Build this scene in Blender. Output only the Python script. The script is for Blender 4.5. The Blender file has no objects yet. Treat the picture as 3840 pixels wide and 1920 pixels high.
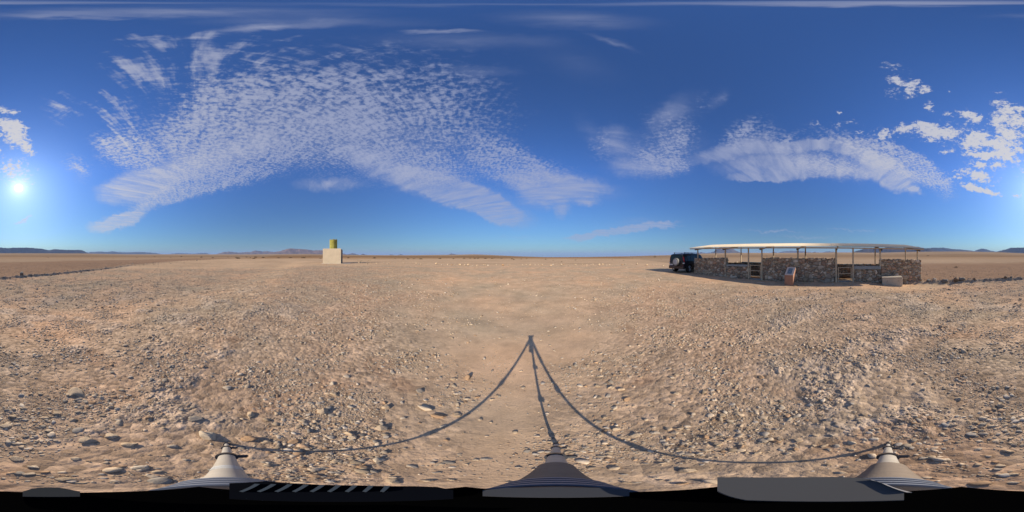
import bpy, math, random
import numpy as np
from mathutils import Vector, Matrix
R = math.radians
random.seed(7); rng = np.random.default_rng(7)
S = bpy.context.scene
COL = S.collection

# ------------------------------------------------------------------ camera
CAM_H = 1.68
cd = bpy.data.cameras.new('camera'); cam = bpy.data.objects.new('camera', cd); COL.objects.link(cam)
cd.type = 'PANO'
try:
    cd.cycles.panorama_type = 'EQUIRECTANGULAR'
except Exception:
    cd.panorama_type = 'EQUIRECTANGULAR'
cd.clip_start = 0.01; cd.clip_end = 80000
cam.location = (0, 0, CAM_H); cam.rotation_euler = (R(90), 0, 0)
S.camera = cam

# ------------------------------------------------------------------ light
SUN_AZ, SUN_EL = 186.56, 23.9
sd = bpy.data.lights.new('sun', 'SUN'); sun = bpy.data.objects.new('sun', sd); COL.objects.link(sun)
sd.energy = 5.0; sd.angle = R(0.53); sd.color = (1.0, 0.90, 0.76)
sv = Vector((math.sin(R(SUN_AZ))*math.cos(R(SUN_EL)), math.cos(R(SUN_AZ))*math.cos(R(SUN_EL)), math.sin(R(SUN_EL))))
sun.rotation_euler = sv.to_track_quat('Z', 'Y').to_euler()
sun.location = (0, 0, 50)
S.view_settings.view_transform = 'Standard'; S.view_settings.look = 'None'
S.view_settings.exposure = 0.35; S.view_settings.gamma = 1.0
S.view_settings.use_curve_mapping = False
S.cycles.max_bounces = 5; S.cycles.diffuse_bounces = 2; S.cycles.glossy_bounces = 2
S.cycles.transmission_bounces = 3; S.cycles.volume_bounces = 0; S.cycles.caustics_reflective = False
S.cycles.caustics_refractive = False; S.cycles.sample_clamp_indirect = 6.0

class NT:
    """small node-tree helper"""
    def __init__(s, tree): s.t = tree; s.n = tree.nodes; s.l = tree.links
    def new(s, typ, **kw):
        n = s.n.new(typ)
        for k, v in kw.items(): setattr(n, k, v)
        return n
    def put(s, sock, v):
        if v is None: return
        if hasattr(v, 'is_output') or isinstance(v, bpy.types.NodeSocket): s.l.new(v, sock)
        else: sock.default_value = v
    def m(s, op, a, b=None, c=None, clamp=False):
        n = s.new('ShaderNodeMath', operation=op, use_clamp=clamp)
        for i, v in enumerate((a, b, c)):
            if v is not None: s.put(n.inputs[i], v)
        return n.outputs[0]
    def ramp(s, x, lo, hi, a=0.0, b=1.0, smooth=True):
        n = s.new('ShaderNodeMapRange'); n.interpolation_type = 'SMOOTHSTEP' if smooth else 'LINEAR'
        s.put(n.inputs['Value'], x); s.put(n.inputs['From Min'], lo); s.put(n.inputs['From Max'], hi)
        s.put(n.inputs['To Min'], a); s.put(n.inputs['To Max'], b); return n.outputs[0]
    def noise(s, vec, scale, detail=4, rough=0.55, dist=0.0, lac=2.0, out='Fac'):
        n = s.new('ShaderNodeTexNoise'); s.put(n.inputs['Vector'], vec)
        n.inputs['Scale'].default_value = scale; n.inputs['Detail'].default_value = detail
        n.inputs['Roughness'].default_value = rough; n.inputs['Distortion'].default_value = dist
        n.inputs['Lacunarity'].default_value = lac; return n.outputs[out]
    def mix(s, f, a, b, mode='MIX'):
        n = s.new('ShaderNodeMix', data_type='RGBA', blend_type=mode)
        s.put(n.inputs[0], f); s.put(n.inputs[6], a); s.put(n.inputs[7], b); return n.outputs[2]
    def comb(s, x, y, z=0.0):
        n = s.new('ShaderNodeCombineXYZ'); s.put(n.inputs[0], x); s.put(n.inputs[1], y); s.put(n.inputs[2], z); return n.outputs[0]
    def vmap(s, v, loc=(0,0,0), rot=(0,0,0), sc=(1,1,1), typ='POINT'):
        n = s.new('ShaderNodeMapping', vector_type=typ); s.put(n.inputs['Vector'], v)
        n.inputs['Location'].default_value = loc; n.inputs['Rotation'].default_value = rot; n.inputs['Scale'].default_value = sc
        return n.outputs[0]

# ------------------------------------------------------------------ sky: clear air, thin altocumulus at one height
W = bpy.data.worlds.new('World'); S.world = W; W.use_nodes = True
W.node_tree.nodes.clear(); T = NT(W.node_tree)
sky = T.new('ShaderNodeTexSky'); sky.sky_type = 'NISHITA'; sky.sun_disc = False
sky.sun_elevation = R(SUN_EL); sky.sun_rotation = R(SUN_AZ)
sky.altitude = 1000; sky.air_density = 1.0; sky.dust_density = 0.6; sky.ozone_density = 3.0
SKY_GAIN = 0.082
tc = T.new('ShaderNodeTexCoord'); D = tc.outputs['Generated']
sep = T.new('ShaderNodeSeparateXYZ'); T.put(sep.inputs[0], D); dx, dy, dz = sep.outputs
lon = T.m('ARCTAN2', dx, dy)
X0 = T.m('MULTIPLY_ADD', lon, 3840/(2*math.pi), 1920.0)
Y0 = T.m('MULTIPLY_ADD', T.m('ARCSINE', dz), -1920/math.pi, 960.0)
zz = T.m('MAXIMUM', dz, 0.03)
P = T.comb(T.m('DIVIDE', dx, zz), T.m('DIVIDE', dy, zz), 0.0)       # position on the cloud deck
wx = T.noise(D, 9.0, 3, 0.55); wy = T.noise(T.vmap(D, loc=(3.1, 7.7, 1.3)), 9.0, 3, 0.55)
wf = T.noise(D, 38.0, 4, 0.6)
X0 = T.m('MULTIPLY_ADD', T.m('SUBTRACT', wf, 0.5), 46.0, X0); Y0 = T.m('MULTIPLY_ADD', T.m('SUBTRACT', T.noise(T.vmap(D, loc=(5,2,8)), 38.0, 4, 0.6), 0.5), 30.0, Y0)
X = T.m('MULTIPLY_ADD', T.m('SUBTRACT', wx, 0.5), 60.0, X0)
Y = T.m('MULTIPLY_ADD', T.m('SUBTRACT', wy, 0.5), 40.0, Y0)
XY = T.comb(X, Y, 0.0)
def layer(strokes):
    acc = None
    for (cx, cy, rx, ry, ang, st) in strokes:
        for off in ((0,) if 500 < cx < 3340 else ((0, 3840) if cx <= 500 else (0, -3840))):
            if off and not (cx - rx < 0 or cx + rx > 3840): continue
            v = T.vmap(XY, loc=(cx+off, cy, 0), rot=(0, 0, R(ang)), sc=(rx, ry, 1), typ='TEXTURE')
            g = T.new('ShaderNodeTexGradient', gradient_type='SPHERICAL'); T.put(g.inputs[0], v)
            acc = T.m('MULTIPLY', g.outputs['Fac'], st) if acc is None else T.m('MULTIPLY_ADD', g.outputs['Fac'], st, acc)
    return acc
# x, y, half width, half height (photo pixels = thirds of a degree/3.56), turn, strength : cellular fields
CELLS = [(700,545,420,160,-8,1.0),(1040,470,470,250,0,1.05),(1400,520,460,260,12,1.0),(1780,480,360,230,25,.65),(1900,640,200,120,30,.7),(1550,300,560,200,5,.35),
 (1330,300,600,200,0,.5),(800,350,420,190,-10,.65),(460,560,170,85,20,1.35),(290,630,90,60,40,1.0),(820,640,380,90,-14,1.05),(1900,600,170,90,20,.8),
 (600,745,300,48,-22,1.1),(800,700,330,45,-12,.8),(2050,650,180,70,5,.9),(2440,590,170,110,-10,1.0),(2260,545,70,100,15,.9),(2540,630,110,50,0,.8),
 (2560,520,100,130,10,.9),(2480,450,110,90,-10,.6),(2640,390,70,60,-40,.5),(2790,500,150,70,-28,1.2),(2930,520,120,60,-10,1.0),
 (3260,560,300,60,20,1.35),(3390,610,220,75,32,1.35),(3100,620,330,75,6,1.2),(3470,640,120,60,35,.9),
 (1600,640,250,90,18,1.0),(3560,730,60,60,40,.4),(3560,690,80,80,60,.45)]
ROWS = [(500,240,230,130,25,.6),(700,270,230,170,-10,.6),(930,200,260,110,-18,.7),(1300,200,420,110,0,.4),(600,150,260,60,8,.6),(430,400,150,110,30,.75),
 (235,400,130,90,15,.55),(430,395,95,24,47,1.0),(470,235,140,30,30,.7),(560,245,110,30,42,.5),(735,340,30,110,0,.4),(650,285,30,110,-5,.4),(560,150,120,22,14,.6),(800,128,130,20,-6,.7),
 (860,190,130,26,-20,.6),(430,500,120,24,42,1.1),(490,480,110,24,48,1.1),(400,530,80,24,38,1.1),(680,380,70,30,50,.6),(1700,240,420,130,0,.3)]
VEIL = [(1750,730,330,70,20,1.0),(1880,800,160,60,20,.7),(2140,700,260,70,6,.7),(2500,560,260,110,0,.35),(2330,560,90,120,-30,.35),(2560,420,150,80,-40,.3),(1500,560,500,160,12,.3),(900,520,600,200,-4,.3),(3200,610,420,80,8,.5),(520,700,200,70,-12,1.9),(620,640,200,60,-14,.7),(440,833,130,34,-14,2.4),(520,790,120,24,-22,.8),(860,580,300,60,-18,.55),
 (1500,660,300,62,24,1.2),(1700,720,300,58,20,1.5),(1840,770,130,60,35,1.1),(1240,690,180,34,-2,.9),(1870,820,90,24,18,.35),
 (2060,700,200,70,10,1.25),(2020,745,110,50,15,1.0),(2190,705,110,42,5,.9),(2200,765,70,22,-6,.75),(2110,790,40,42,10,.8),
 (2420,630,200,50,0,.7),(2300,520,70,80,20,.4),(2340,862,240,20,-9,2.8),(2240,880,150,14,-6,1.6),(2500,850,90,7,-6,.8),(2380,830,200,26,-6,.3),
 (2750,560,200,38,-16,1.2),(2990,545,260,28,-4,1.5),(3170,560,180,26,16,1.5),(3300,610,200,42,28,1.5),(2890,620,260,70,0,1.3),
 (2920,655,230,28,-4,1.3),(3100,640,260,40,4,.8),(3350,690,120,34,18,1.2),(3420,712,60,14,20,.9),(2860,675,130,10,0,.8),
 (1000,108,300,22,-3,.7),(1660,112,180,13,-1,.9),(1200,80,600,30,0,.45),(700,45,900,26,0,.55),(2150,75,420,40,2,.5),
 (1700,150,500,50,0,.35),(2300,160,140,16,20,.4),(2150,230,260,90,20,.2),(1800,270,220,30,0,.4),(3500,8,1400,14,0,.8),
 (1920,14,2400,14,0,.35),(150,60,400,16,0,.4),(2500,420,110,60,-35,.45),(2700,370,70,30,-45,.35),(2220,500,120,60,50,.3),
 (1300,440,600,200,0,.25),(92,825,40,9,-20,1.8),(2900,868,150,5,2,.9),(3170,858,90,4,3,.7),(3260,864,50,4,2,.8),(3030,892,170,7,0,.6),
 (1950,892,220,5,0,.35)]
PUFF = [(3640,500,170,130,10,.5),(3720,600,150,120,0,.45),(3500,500,200,60,5,.45),(3400,330,110,80,10,.4),(3680,700,160,60,15,.45),(3300,490,140,40,0,.4),(50,640,110,70,0,.3),(60,510,80,62,25,1.7),(40,465,90,36,12,1.3),(110,560,42,40,40,1.3),(18,410,50,22,8,1.1),(60,420,40,16,10,1.0),
 (3365,305,62,22,12,1.2),(3430,310,36,22,-10,1.2),(3470,335,36,24,-10,1.35),(3410,350,34,30,10,1.0),(3485,400,32,30,20,1.15),
 (3350,250,90,34,10,.65),(3555,425,34,14,10,.9),(3565,340,16,7,0,1.0),(3140,418,13,10,20,1.4),(3620,425,44,24,10,1.15),(3660,440,40,22,5,1.2),
 (3790,415,70,36,-10,1.45),(3745,450,52,32,15,1.2),(3815,455,50,30,0,1.4),(3790,505,66,44,10,1.7),(3745,385,60,22,-5,1.0),(3740,345,30,14,0,.9),
 (3680,505,56,24,-15,1.2),(3650,540,64,26,-10,1.2),(3740,540,60,28,10,1.3),(3770,580,62,34,35,1.35),(3660,580,56,18,8,1.15),(3700,580,50,18,-10,1.1),
 (3555,500,48,34,10,1.15),(3490,490,60,36,5,1.1),(3460,470,60,18,4,1.1),(3395,475,50,24,0,1.1),(3320,505,46,24,-5,1.0),(3540,570,44,14,-4,1.0),
 (3490,525,30,10,0,.9),(3680,615,30,12,5,.9),(3670,660,50,24,10,.9),(3660,640,50,40,10,.55),(3655,703,64,17,20,1.45),(3715,722,56,15,18,1.4),
 (3600,645,46,26,-10,.85),(3570,670,46,12,-8,.9),(3745,625,44,20,10,.9),(3820,560,40,30,20,1.1),(3810,735,40,14,10,.9),(3060,465,36,16,0,.8),
 (3140,465,34,20,-5,.9),(3200,460,44,14,0,.8),(3220,490,20,12,0,.7),(60,620,90,60,10,.5),(90,690,110,60,0,.45),(20,640,70,60,0,.45),(3350,350,50,30,20,.45)]
mc = layer(CELLS); mr = layer(ROWS); mv = layer(VEIL); mp = layer(PUFF)
RD = R(22)                                    # the cloud rows run this way over the desert
nc = T.noise(P, 33.0, 5, 0.62, 0.15)
nrow = T.noise(T.vmap(P, rot=(0,0,RD), sc=(1/2.6, 1/15.0, 1), typ='TEXTURE'), 1.0, 4, 0.6, 0.3)
nrip = T.noise(T.vmap(P, rot=(0,0,RD), sc=(1/40.0, 1/9.0, 1), typ='TEXTURE'), 1.0, 3, 0.5, 0.5)
nv = T.noise(T.vmap(P, rot=(0,0,R(70)), sc=(1/7.0, 1/1.6, 1), typ='TEXTURE'), 1.0, 6, 0.62, 0.6)
nb = T.noise(P, 3.5, 4, 0.6)
npf = T.noise(T.vmap(D, sc=(1,1,1.7)), 46.0, 7, 0.74, 0.2)
ncc = T.m('MULTIPLY_ADD', nc, .54, T.m('MULTIPLY_ADD', nrow, .22, T.m('MULTIPLY', nrip, .24)))
mcc = T.m('MULTIPLY_ADD', T.m('SUBTRACT', nb, 0.5), 1.0, T.m('MINIMUM', mc, 1.05))
a_c = T.m('MULTIPLY', T.ramp(T.m('MULTIPLY_ADD', mcc, 0.12, ncc), 0.515, 0.70), T.ramp(mc, 0.0, 1.0))
nrr = T.m('MULTIPLY_ADD', nrow, .62, T.m('MULTIPLY_ADD', nc, .18, T.m('MULTIPLY', nrip, .20)))
a_r = T.m('MULTIPLY', T.ramp(T.m('MULTIPLY_ADD', T.m('MINIMUM', mr, 1.0), 0.13, nrr), 0.545, 0.72), T.ramp(mr, 0.0, 0.5))
a_v = T.m('MULTIPLY', T.ramp(mv, 0.0, 1.0), T.ramp(nv, 0.28, 0.70, 0.35, 1.0))
a_p = T.m('MULTIPLY', T.ramp(T.m('MULTIPLY_ADD', T.m('MINIMUM', mp, 1.25), 0.27, npf), 0.62, 0.80), T.ramp(mp, 0.03, 0.3))
inv = lambda a, k: T.m('SUBTRACT', 1.0, T.m('MULTIPLY', a, k))
clear = T.m('MULTIPLY', T.m('MULTIPLY', inv(a_c, 0.70), inv(a_r, 0.60)), T.m('MULTIPLY', inv(a_v, 0.80), inv(a_p, 0.93)))
alpha = T.m('SUBTRACT', 1.0, clear, clamp=True)
# angle to the sun: clouds and air brighten toward it
dot = T.new('ShaderNodeVectorMath', operation='DOT_PRODUCT'); T.put(dot.inputs[0], D); dot.inputs[1].default_value = sv
ang = T.m('ARCCOSINE', T.m('MINIMUM', dot.outputs['Value'], 0.999999))
near = T.ramp(ang, R(95), R(8), 0.0, 1.0)
ccol = T.mix(near, (0.30, 0.33, 0.46, 1), (0.52, 0.51, 0.52, 1))
hs = T.new('ShaderNodeHueSaturation'); T.put(hs.inputs['Color'], sky.outputs[0]); hs.inputs['Saturation'].default_value = 1.0
skyc = T.new('ShaderNodeVectorMath', operation='SCALE'); T.put(skyc.inputs[0], hs.outputs[0]); skyc.inputs['Scale'].default_value = SKY_GAIN
tint = T.mix(T.ramp(dz, 0.0, 0.5, smooth=False), (0.43, 0.63, 0.64, 1), (0.60, 1.0, 1.62, 1))
skyt = T.mix(1.0, skyc.outputs[0], tint, 'MULTIPLY')
colr = T.mix(alpha, skyt, ccol)
# the sun's own disc and the bright air round it
disc = T.ramp(ang, R(1.5), R(0.7)); halo = T.m('EXPONENT', T.m('MULTIPLY', ang, -1/R(1.9)))
glow = T.m('MULTIPLY_ADD', halo, 0.8, T.m('MULTIPLY', disc, 2.2))
glow2 = T.m('MULTIPLY_ADD', T.m('EXPONENT', T.m('MULTIPLY', ang, -1/R(12))), 0.07, glow)
gv = T.new('ShaderNodeVectorMath', operation='SCALE'); gv.inputs[0].default_value = (1.0, 0.95, 0.84); T.put(gv.inputs['Scale'], glow2)
fin = T.mix(1.0, colr, gv.outputs[0], 'ADD')
bg = T.new('ShaderNodeBackground'); T.put(bg.inputs['Color'], fin); bg.inputs['Strength'].default_value = 1.0
wo = T.new('ShaderNodeOutputWorld'); T.l.new(bg.outputs[0], wo.inputs['Surface'])
W.cycles.sampling_method = 'MANUAL'; W.cycles.sample_map_resolution = 1024

# ------------------------------------------------------------------ helpers
def px_lon(x): return (x - 1920.0)/3840*2*math.pi
def px_el(y): return (960.0 - y)/1920*math.pi
def smooth(a, b, x):
    t = np.clip((x-a)/(b-a), 0, 1); return t*t*(3-2*t)
def _h(ix, iy, seed):
    n = (ix.astype(np.int64)*374761393 + iy.astype(np.int64)*668265263 + seed*1442695041) & 0xffffffff
    n = ((n ^ (n >> 13))*1274126177) & 0xffffffff
    n = ((n ^ (n >> 16))*2246822519) & 0xffffffff
    return (n ^ (n >> 15)) & 0xffffffff
def perlin(x, y, seed=0):
    xi = np.floor(x); yi = np.floor(y); fx = x-xi; fy = y-yi
    xi = xi.astype(np.int64); yi = yi.astype(np.int64)
    u = fx*fx*fx*(fx*(fx*6-15)+10); v = fy*fy*fy*(fy*(fy*6-15)+10)
    def g(ax, ay, bx, by):
        a = _h(ax, ay, seed)/4294967296.0*2*math.pi
        return np.cos(a)*bx + np.sin(a)*by
    n00 = g(xi, yi, fx, fy); n10 = g(xi+1, yi, fx-1, fy); n01 = g(xi, yi+1, fx, fy-1); n11 = g(xi+1, yi+1, fx-1, fy-1)
    return (n00*(1-u)+n10*u)*(1-v) + (n01*(1-u)+n11*u)*v
def fbm(x, y, oct=4, seed=0, gain=0.5):
    s = 0; a = 1
    for i in range(oct):
        s = s + a*perlin(x*2**i + 17.3*i, y*2**i - 9.1*i, seed+i); a *= gain
    return s

def tag(o, label=None, cat=None, group=None, kind=None):
    if label: o['label'] = label
    if cat: o['category'] = cat
    if group: o['group'] = group
    if kind: o['kind'] = kind
    return o
def empty(name, loc, rz=0):
    o = bpy.data.objects.new(name, None); COL.objects.link(o); o.location = loc; o.rotation_euler = (0, 0, rz)
    o.empty_display_size = 0.3; return o
def mesh_np(name, v, f, mat=None, parent=None, smooth_=False, attrs=None, link=True):
    """v (n,3) array, f (m,k) array or list of tuples"""
    me = bpy.data.meshes.new(name)
    if isinstance(f, np.ndarray):
        k = f.shape[1]; m = len(f)
        me.vertices.add(len(v)); me.vertices.foreach_set('co', np.asarray(v, np.float32).ravel())
        me.loops.add(m*k); me.loops.foreach_set('vertex_index', f.astype(np.int32).ravel())
        me.polygons.add(m); me.polygons.foreach_set('loop_start', np.arange(0, m*k, k, dtype=np.int32))
        me.polygons.foreach_set('loop_total', np.full(m, k, np.int32))
        me.update(calc_edges=True)
    else:
        me.from_pydata([tuple(p) for p in v], [], f); me.update()
    if smooth_: me.polygons.foreach_set('use_smooth', np.ones(len(me.polygons), bool))
    for nm, (typ, arr) in (attrs or {}).items():
        a = me.attributes.new(nm, typ, 'POINT')
        if typ == 'FLOAT_COLOR':
            c = np.ones((len(v), 4), np.float32); c[:, :3] = arr; a.data.foreach_set('color', c.ravel())
        else: a.data.foreach_set('value', np.asarray(arr, np.float32))
    if mat: me.materials.append(mat)
    if not link: return me
    o = bpy.data.objects.new(name, me); COL.objects.link(o)
    if parent: o.parent = parent
    return o
class MB:
    def __init__(s): s.v = []; s.f = []
    def add(s, vs, fs, M=None):
        b = len(s.v)
        for p in vs:
            p = Vector(p); s.v.append(tuple(M @ p) if M else tuple(p))
        s.f += [tuple(i+b for i in f) for f in fs]; return s
    def box(s, x0, x1, y0, y1, z0, z1, M=None):
        vs = [(x, y, z) for z in (z0, z1) for y in (y0, y1) for x in (x0, x1)]
        return s.add(vs, [(0,2,3,1),(4,5,7,6),(0,1,5,4),(2,6,7,3),(0,4,6,2),(1,3,7,5)], M)
    def bbox(s, x0, x1, y0, y1, z0, z1, b=0.01, M=None):
        """box with chamfered edges"""
        vs = []; idx = {}
        X = (x0, x1); Y = (y0, y1); Z = (z0, z1)
        for i in (0, 1):
            for j in (0, 1):
                for k in (0, 1):
                    sx, sy, sz = (1, -1)[i], (1, -1)[j], (1, -1)[k]
                    idx[i,j,k,'x'] = len(vs); vs.append((X[i], Y[j]+sy*b, Z[k]+sz*b))
                    idx[i,j,k,'y'] = len(vs); vs.append((X[i]+sx*b, Y[j], Z[k]+sz*b))
                    idx[i,j,k,'z'] = len(vs); vs.append((X[i]+sx*b, Y[j]+sy*b, Z[k]))
        F = []
        for i in (0, 1):
            F.append((idx[i,0,0,'x'], idx[i,0,1,'x'], idx[i,1,1,'x'], idx[i,1,0,'x']))
            F.append((idx[0,i,0,'y'], idx[0,i,1,'y'], idx[1,i,1,'y'], idx[1,i,0,'y']))
            F.append((idx[0,0,i,'z'], idx[0,1,i,'z'], idx[1,1,i,'z'], idx[1,0,i,'z']))
            for j in (0, 1):
                F.append((idx[i,j,0,'x'], idx[i,j,1,'x'], idx[i,j,1,'y'], idx[i,j,0,'y']))
                F.append((idx[i,0,j,'x'], idx[i,1,j,'x'], idx[i,1,j,'z'], idx[i,0,j,'z']))
                F.append((idx[0,i,j,'y'], idx[1,i,j,'y'], idx[1,i,j,'z'], idx[0,i,j,'z']))
                for k in (0, 1): F.append((idx[i,j,k,'x'], idx[i,j,k,'y'], idx[i,j,k,'z']))
        return s.add(vs, F, M)
    def tube(s, p0, p1, r0, r1=None, n=16, caps=True, flat=1.0):
        p0 = Vector(p0); p1 = Vector(p1); r1 = r0 if r1 is None else r1
        d = (p1-p0).normalized(); a = d.orthogonal().normalized(); b = d.cross(a)
        vs = [tuple(p + a*math.cos(2*math.pi*i/n)*r + b*math.sin(2*math.pi*i/n)*r*flat) for p, r in ((p0, r0), (p1, r1)) for i in range(n)]
        fs = [(i, (i+1) % n, n+(i+1) % n, n+i) for i in range(n)]
        if caps: fs += [tuple(range(n))[::-1], tuple(range(n, 2*n))]
        return s.add(vs, fs)
    def lathe(s, prof, c, axis, n=24):
        """prof: list of (dist along axis, radius) around centre c"""
        c = Vector(c); d = Vector(axis).normalized(); a = d.orthogonal().normalized(); b = d.cross(a)
        vs = []; fs = []
        for (h, r) in prof:
            for i in range(n):
                t = 2*math.pi*i/n; vs.append(tuple(c + d*h + a*math.cos(t)*r + b*math.sin(t)*r))
        for k in range(len(prof)-1):
            for i in range(n): fs.append((k*n+i, k*n+(i+1) % n, (k+1)*n+(i+1) % n, (k+1)*n+i))
        fs.append(tuple(range(n))[::-1]); fs.append(tuple(range((len(prof)-1)*n, len(prof)*n)))
        return s.add(vs, fs)
    def build(s, name, mat, parent=None, sm=False):
        me = bpy.data.meshes.new(name); me.from_pydata(s.v, [], s.f); me.update()
        import bmesh
        bm = bmesh.new(); bm.from_mesh(me); bmesh.ops.recalc_face_normals(bm, faces=bm.faces)
        if sm:
            for f in bm.faces: f.smooth = True
            for e in bm.edges:
                if len(e.link_faces) == 2 and e.calc_face_angle(0) > R(35): e.smooth = False
        bm.to_mesh(me); bm.free()
        me.materials.append(mat)
        o = bpy.data.objects.new(name, me); COL.objects.link(o)
        if parent: o.parent = parent
        return o

def material(name, col, rough=0.8, metal=0.0, var=0.15, scale=6.0, bump=0.0, bscale=30.0, spec=0.3, coat=0.0, attr=None, detail=6):
    m = bpy.data.materials.new(name); m.use_nodes = True; m.node_tree.nodes.clear(); t = NT(m.node_tree)
    p = t.new('ShaderNodeBsdfPrincipled'); o = t.new('ShaderNodeOutputMaterial'); t.l.new(p.outputs[0], o.inputs[0])
    c = t.new('ShaderNodeTexCoord').outputs['Object']
    n = t.noise(c, scale, detail, 0.6)
    if attr:
        a = t.new('ShaderNodeAttribute'); a.attribute_name = attr; base = a.outputs['Color']
    else: base = (*col, 1)
    f = t.ramp(n, 0.3, 0.7, 1-var, 1+var, False)
    k = t.mix(1.0, base, t.comb(f, f, f), 'MULTIPLY')
    t.put(p.inputs['Base Color'], k)
    p.inputs['Roughness'].default_value = rough; p.inputs['Metallic'].default_value = metal
    p.inputs['Specular IOR Level'].default_value = spec; p.inputs['Coat Weight'].default_value = coat
    if bump:
        b = t.new('ShaderNodeBump'); b.inputs['Strength'].default_value = 1.0; b.inputs['Distance'].default_value = bump
        t.put(b.inputs['Height'], t.noise(c, bscale, 5, 0.6)); t.l.new(b.outputs[0], p.inputs['Normal'])
    return m

# ------------------------------------------------------------------ ground shape
PHI = R(110); NV = np.array([math.sin(PHI), math.cos(PHI)]); UV = np.array([math.sin(PHI+math.pi/2), math.cos(PHI+math.pi/2)])
WD = 10.37                                   # distance to the shelter's front wall
EXP = [0,150,300,480,700,950,1150,1250,1330,1500,1700,1780,1850,1950,2060,2200,2350,2450,2520,2640,2780,2900,3000,3150,3300,3420,3500,3600,3750,3840]
EEL = [1.0,1.0,.95,.62,.62,.6,.72,.55,.38,.3,.45,.62,.35,-.1,-.42,-.33,-.08,.2,.35,.9,1.15,1.12,1.15,1.3,1.2,1.5,1.55,1.65,1.35,1.0]
BERM = np.array([(7.6,-9.2),(7.0,-10.0),(5.6,-11.4),(3.0,-13.2),(0,-14.6),(-2.4,-16.1),(-5.2,-16.9),(-10,-19.0),(-24.7,-24.0),(-46,-24),(-78,-20),(-100,-16)])
def seg_dist(x, y, P):
    d = np.full(x.shape, 1e9); side = np.zeros(x.shape)
    for (a, b) in zip(P[:-1], P[1:]):
        ab = b-a; t = np.clip(((x-a[0])*ab[0]+(y-a[1])*ab[1])/(ab@ab), 0, 1)
        ex = x-a[0]-ab[0]*t; ey = y-a[1]-ab[1]*t; dd = np.hypot(ex, ey)
        cr = ab[0]*(y-a[1]) - ab[1]*(x-a[0])
        k = dd < d; d = np.where(k, dd, d); side = np.where(k, cr, side)
    return d*np.sign(side)                     # positive: outside (beyond the berm)
def macro(x, y):
    x = np.asarray(x, float); y = np.asarray(y, float)
    r = np.hypot(x, y); s = x*UV[0]+y*UV[1]
    px = (np.degrees(np.arctan2(x, y))/360+.5)*3840
    e = np.interp(px, EXP, EEL, period=3840)
    z = -0.43*smooth(1.5, 7.0, s)*smooth(60, 25, r) + 0.09*smooth(-4, -11, s)*smooth(60, 25, r)
    z = z + r*np.tan(np.radians(e))*smooth(45, 900, r)
    return z
def fields(x, y):
    """gravel density, crust, distance outside the berm"""
    r = np.hypot(x, y); lonv = np.degrees(np.arctan2(x, y))
    bd = seg_dist(x, y, BERM)
    a = np.abs((lonv - 2 + 180) % 360 - 180)
    lane = smooth(10, 55, a + 14*fbm(x*.5, y*.5, 3, 5))
    nearf = smooth(3.2, 1.0, r)*0.65*smooth(0, 25, np.abs(lonv+2)) 
    g = np.maximum(lane, nearf)
    g = np.maximum(g, 0.10)
    s = x*UV[0]+y*UV[1]; t = x*NV[0]+y*NV[1]-WD
    shel = smooth(-3.2, -1.8, t)*smooth(-16, -12, s)*(1-smooth(7.2, 8.5, s))
    east = smooth(15, 40, lonv)*smooth(110, 90, lonv)*smooth(5, 12, r)
    g = g*(1-.85*shel)*(1-.7*east)
    g = g*(1-0.75*smooth(24, 29, r)*(bd < 0))
    beyond = smooth(0, 1, bd); g = np.where(bd > 0, smooth(26, 8, bd+ 3*fbm(x*.2, y*.2, 2, 9))*.9, g)
    cr = smooth(0.10, 0.34, fbm(x*.75, y*.75, 4, 21)+0.25*perlin(x*.25, y*.25, 33))
    reg = smooth(48, 95, a)*smooth(13, 6, r)*smooth(.55, 1.1, r)
    cr = cr*reg*(1-shel)
    return g, cr, bd
def micro(x, y, g, cr, bd):
    r = np.hypot(x, y)
    z = 0.018*fbm(x*.8, y*.8, 3, 40)*smooth(60, 20, r)
    z = z + (0.003+0.004*g)*fbm(x*4, y*4, 3, 50)*smooth(40, 12, r)
    z = z + (0.001+0.003*g)*np.abs(fbm(x*13, y*13, 2, 60))*smooth(16, 6, r)
    z = z + 0.0025*g*fbm(x*40, y*40, 2, 70)*smooth(5, 2.5, r)
    z = z + cr*(0.012 + 0.035*np.abs(fbm(x*5, y*5, 4, 80, .6)))
    w = np.exp(-((bd-.2)/0.30)**2)*smooth(110, 60, r)
    z = z + w*(0.17+0.2*np.abs(fbm(x*1.3, y*1.3, 3, 90)))
    return z
# polar sheet: rings follow even steps of view angle near the tripod and stretch to the horizon
NA = 1920
dep = np.concatenate([np.linspace(86, 14, 430), np.linspace(13.95, 4, 220), np.linspace(3.94, 1.2, 50)])
rad = CAM_H/np.tan(np.radians(dep)); rad = np.concatenate([[0.02], rad, np.geomspace(rad[-1]*1.04, 34000, 120)])
A = np.linspace(-math.pi, math.pi, NA, endpoint=False)
rr, aa = np.meshgrid(rad, A, indexing='ij'); gx = (rr*np.sin(aa)).ravel(); gy = (rr*np.cos(aa)).ravel()
gg, gc, gb = fields(gx, gy)
gz = macro(gx, gy) + micro(gx, gy, gg, gc, gb)
rg = np.hypot(gx, gy)
gz += 14*smooth(900, 6000, rg)*fbm(gx/2500, gy/2500, 3, 120)*0.35
nr = len(rad); i0 = (np.arange(nr-1)[:, None]*NA + np.arange(NA)[None]); i1 = (np.arange(nr-1)[:, None]*NA + (np.arange(NA)+1) % NA)
quads = np.stack([i0, i0+NA, i1+NA, i1], -1).reshape(-1, 4)
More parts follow.
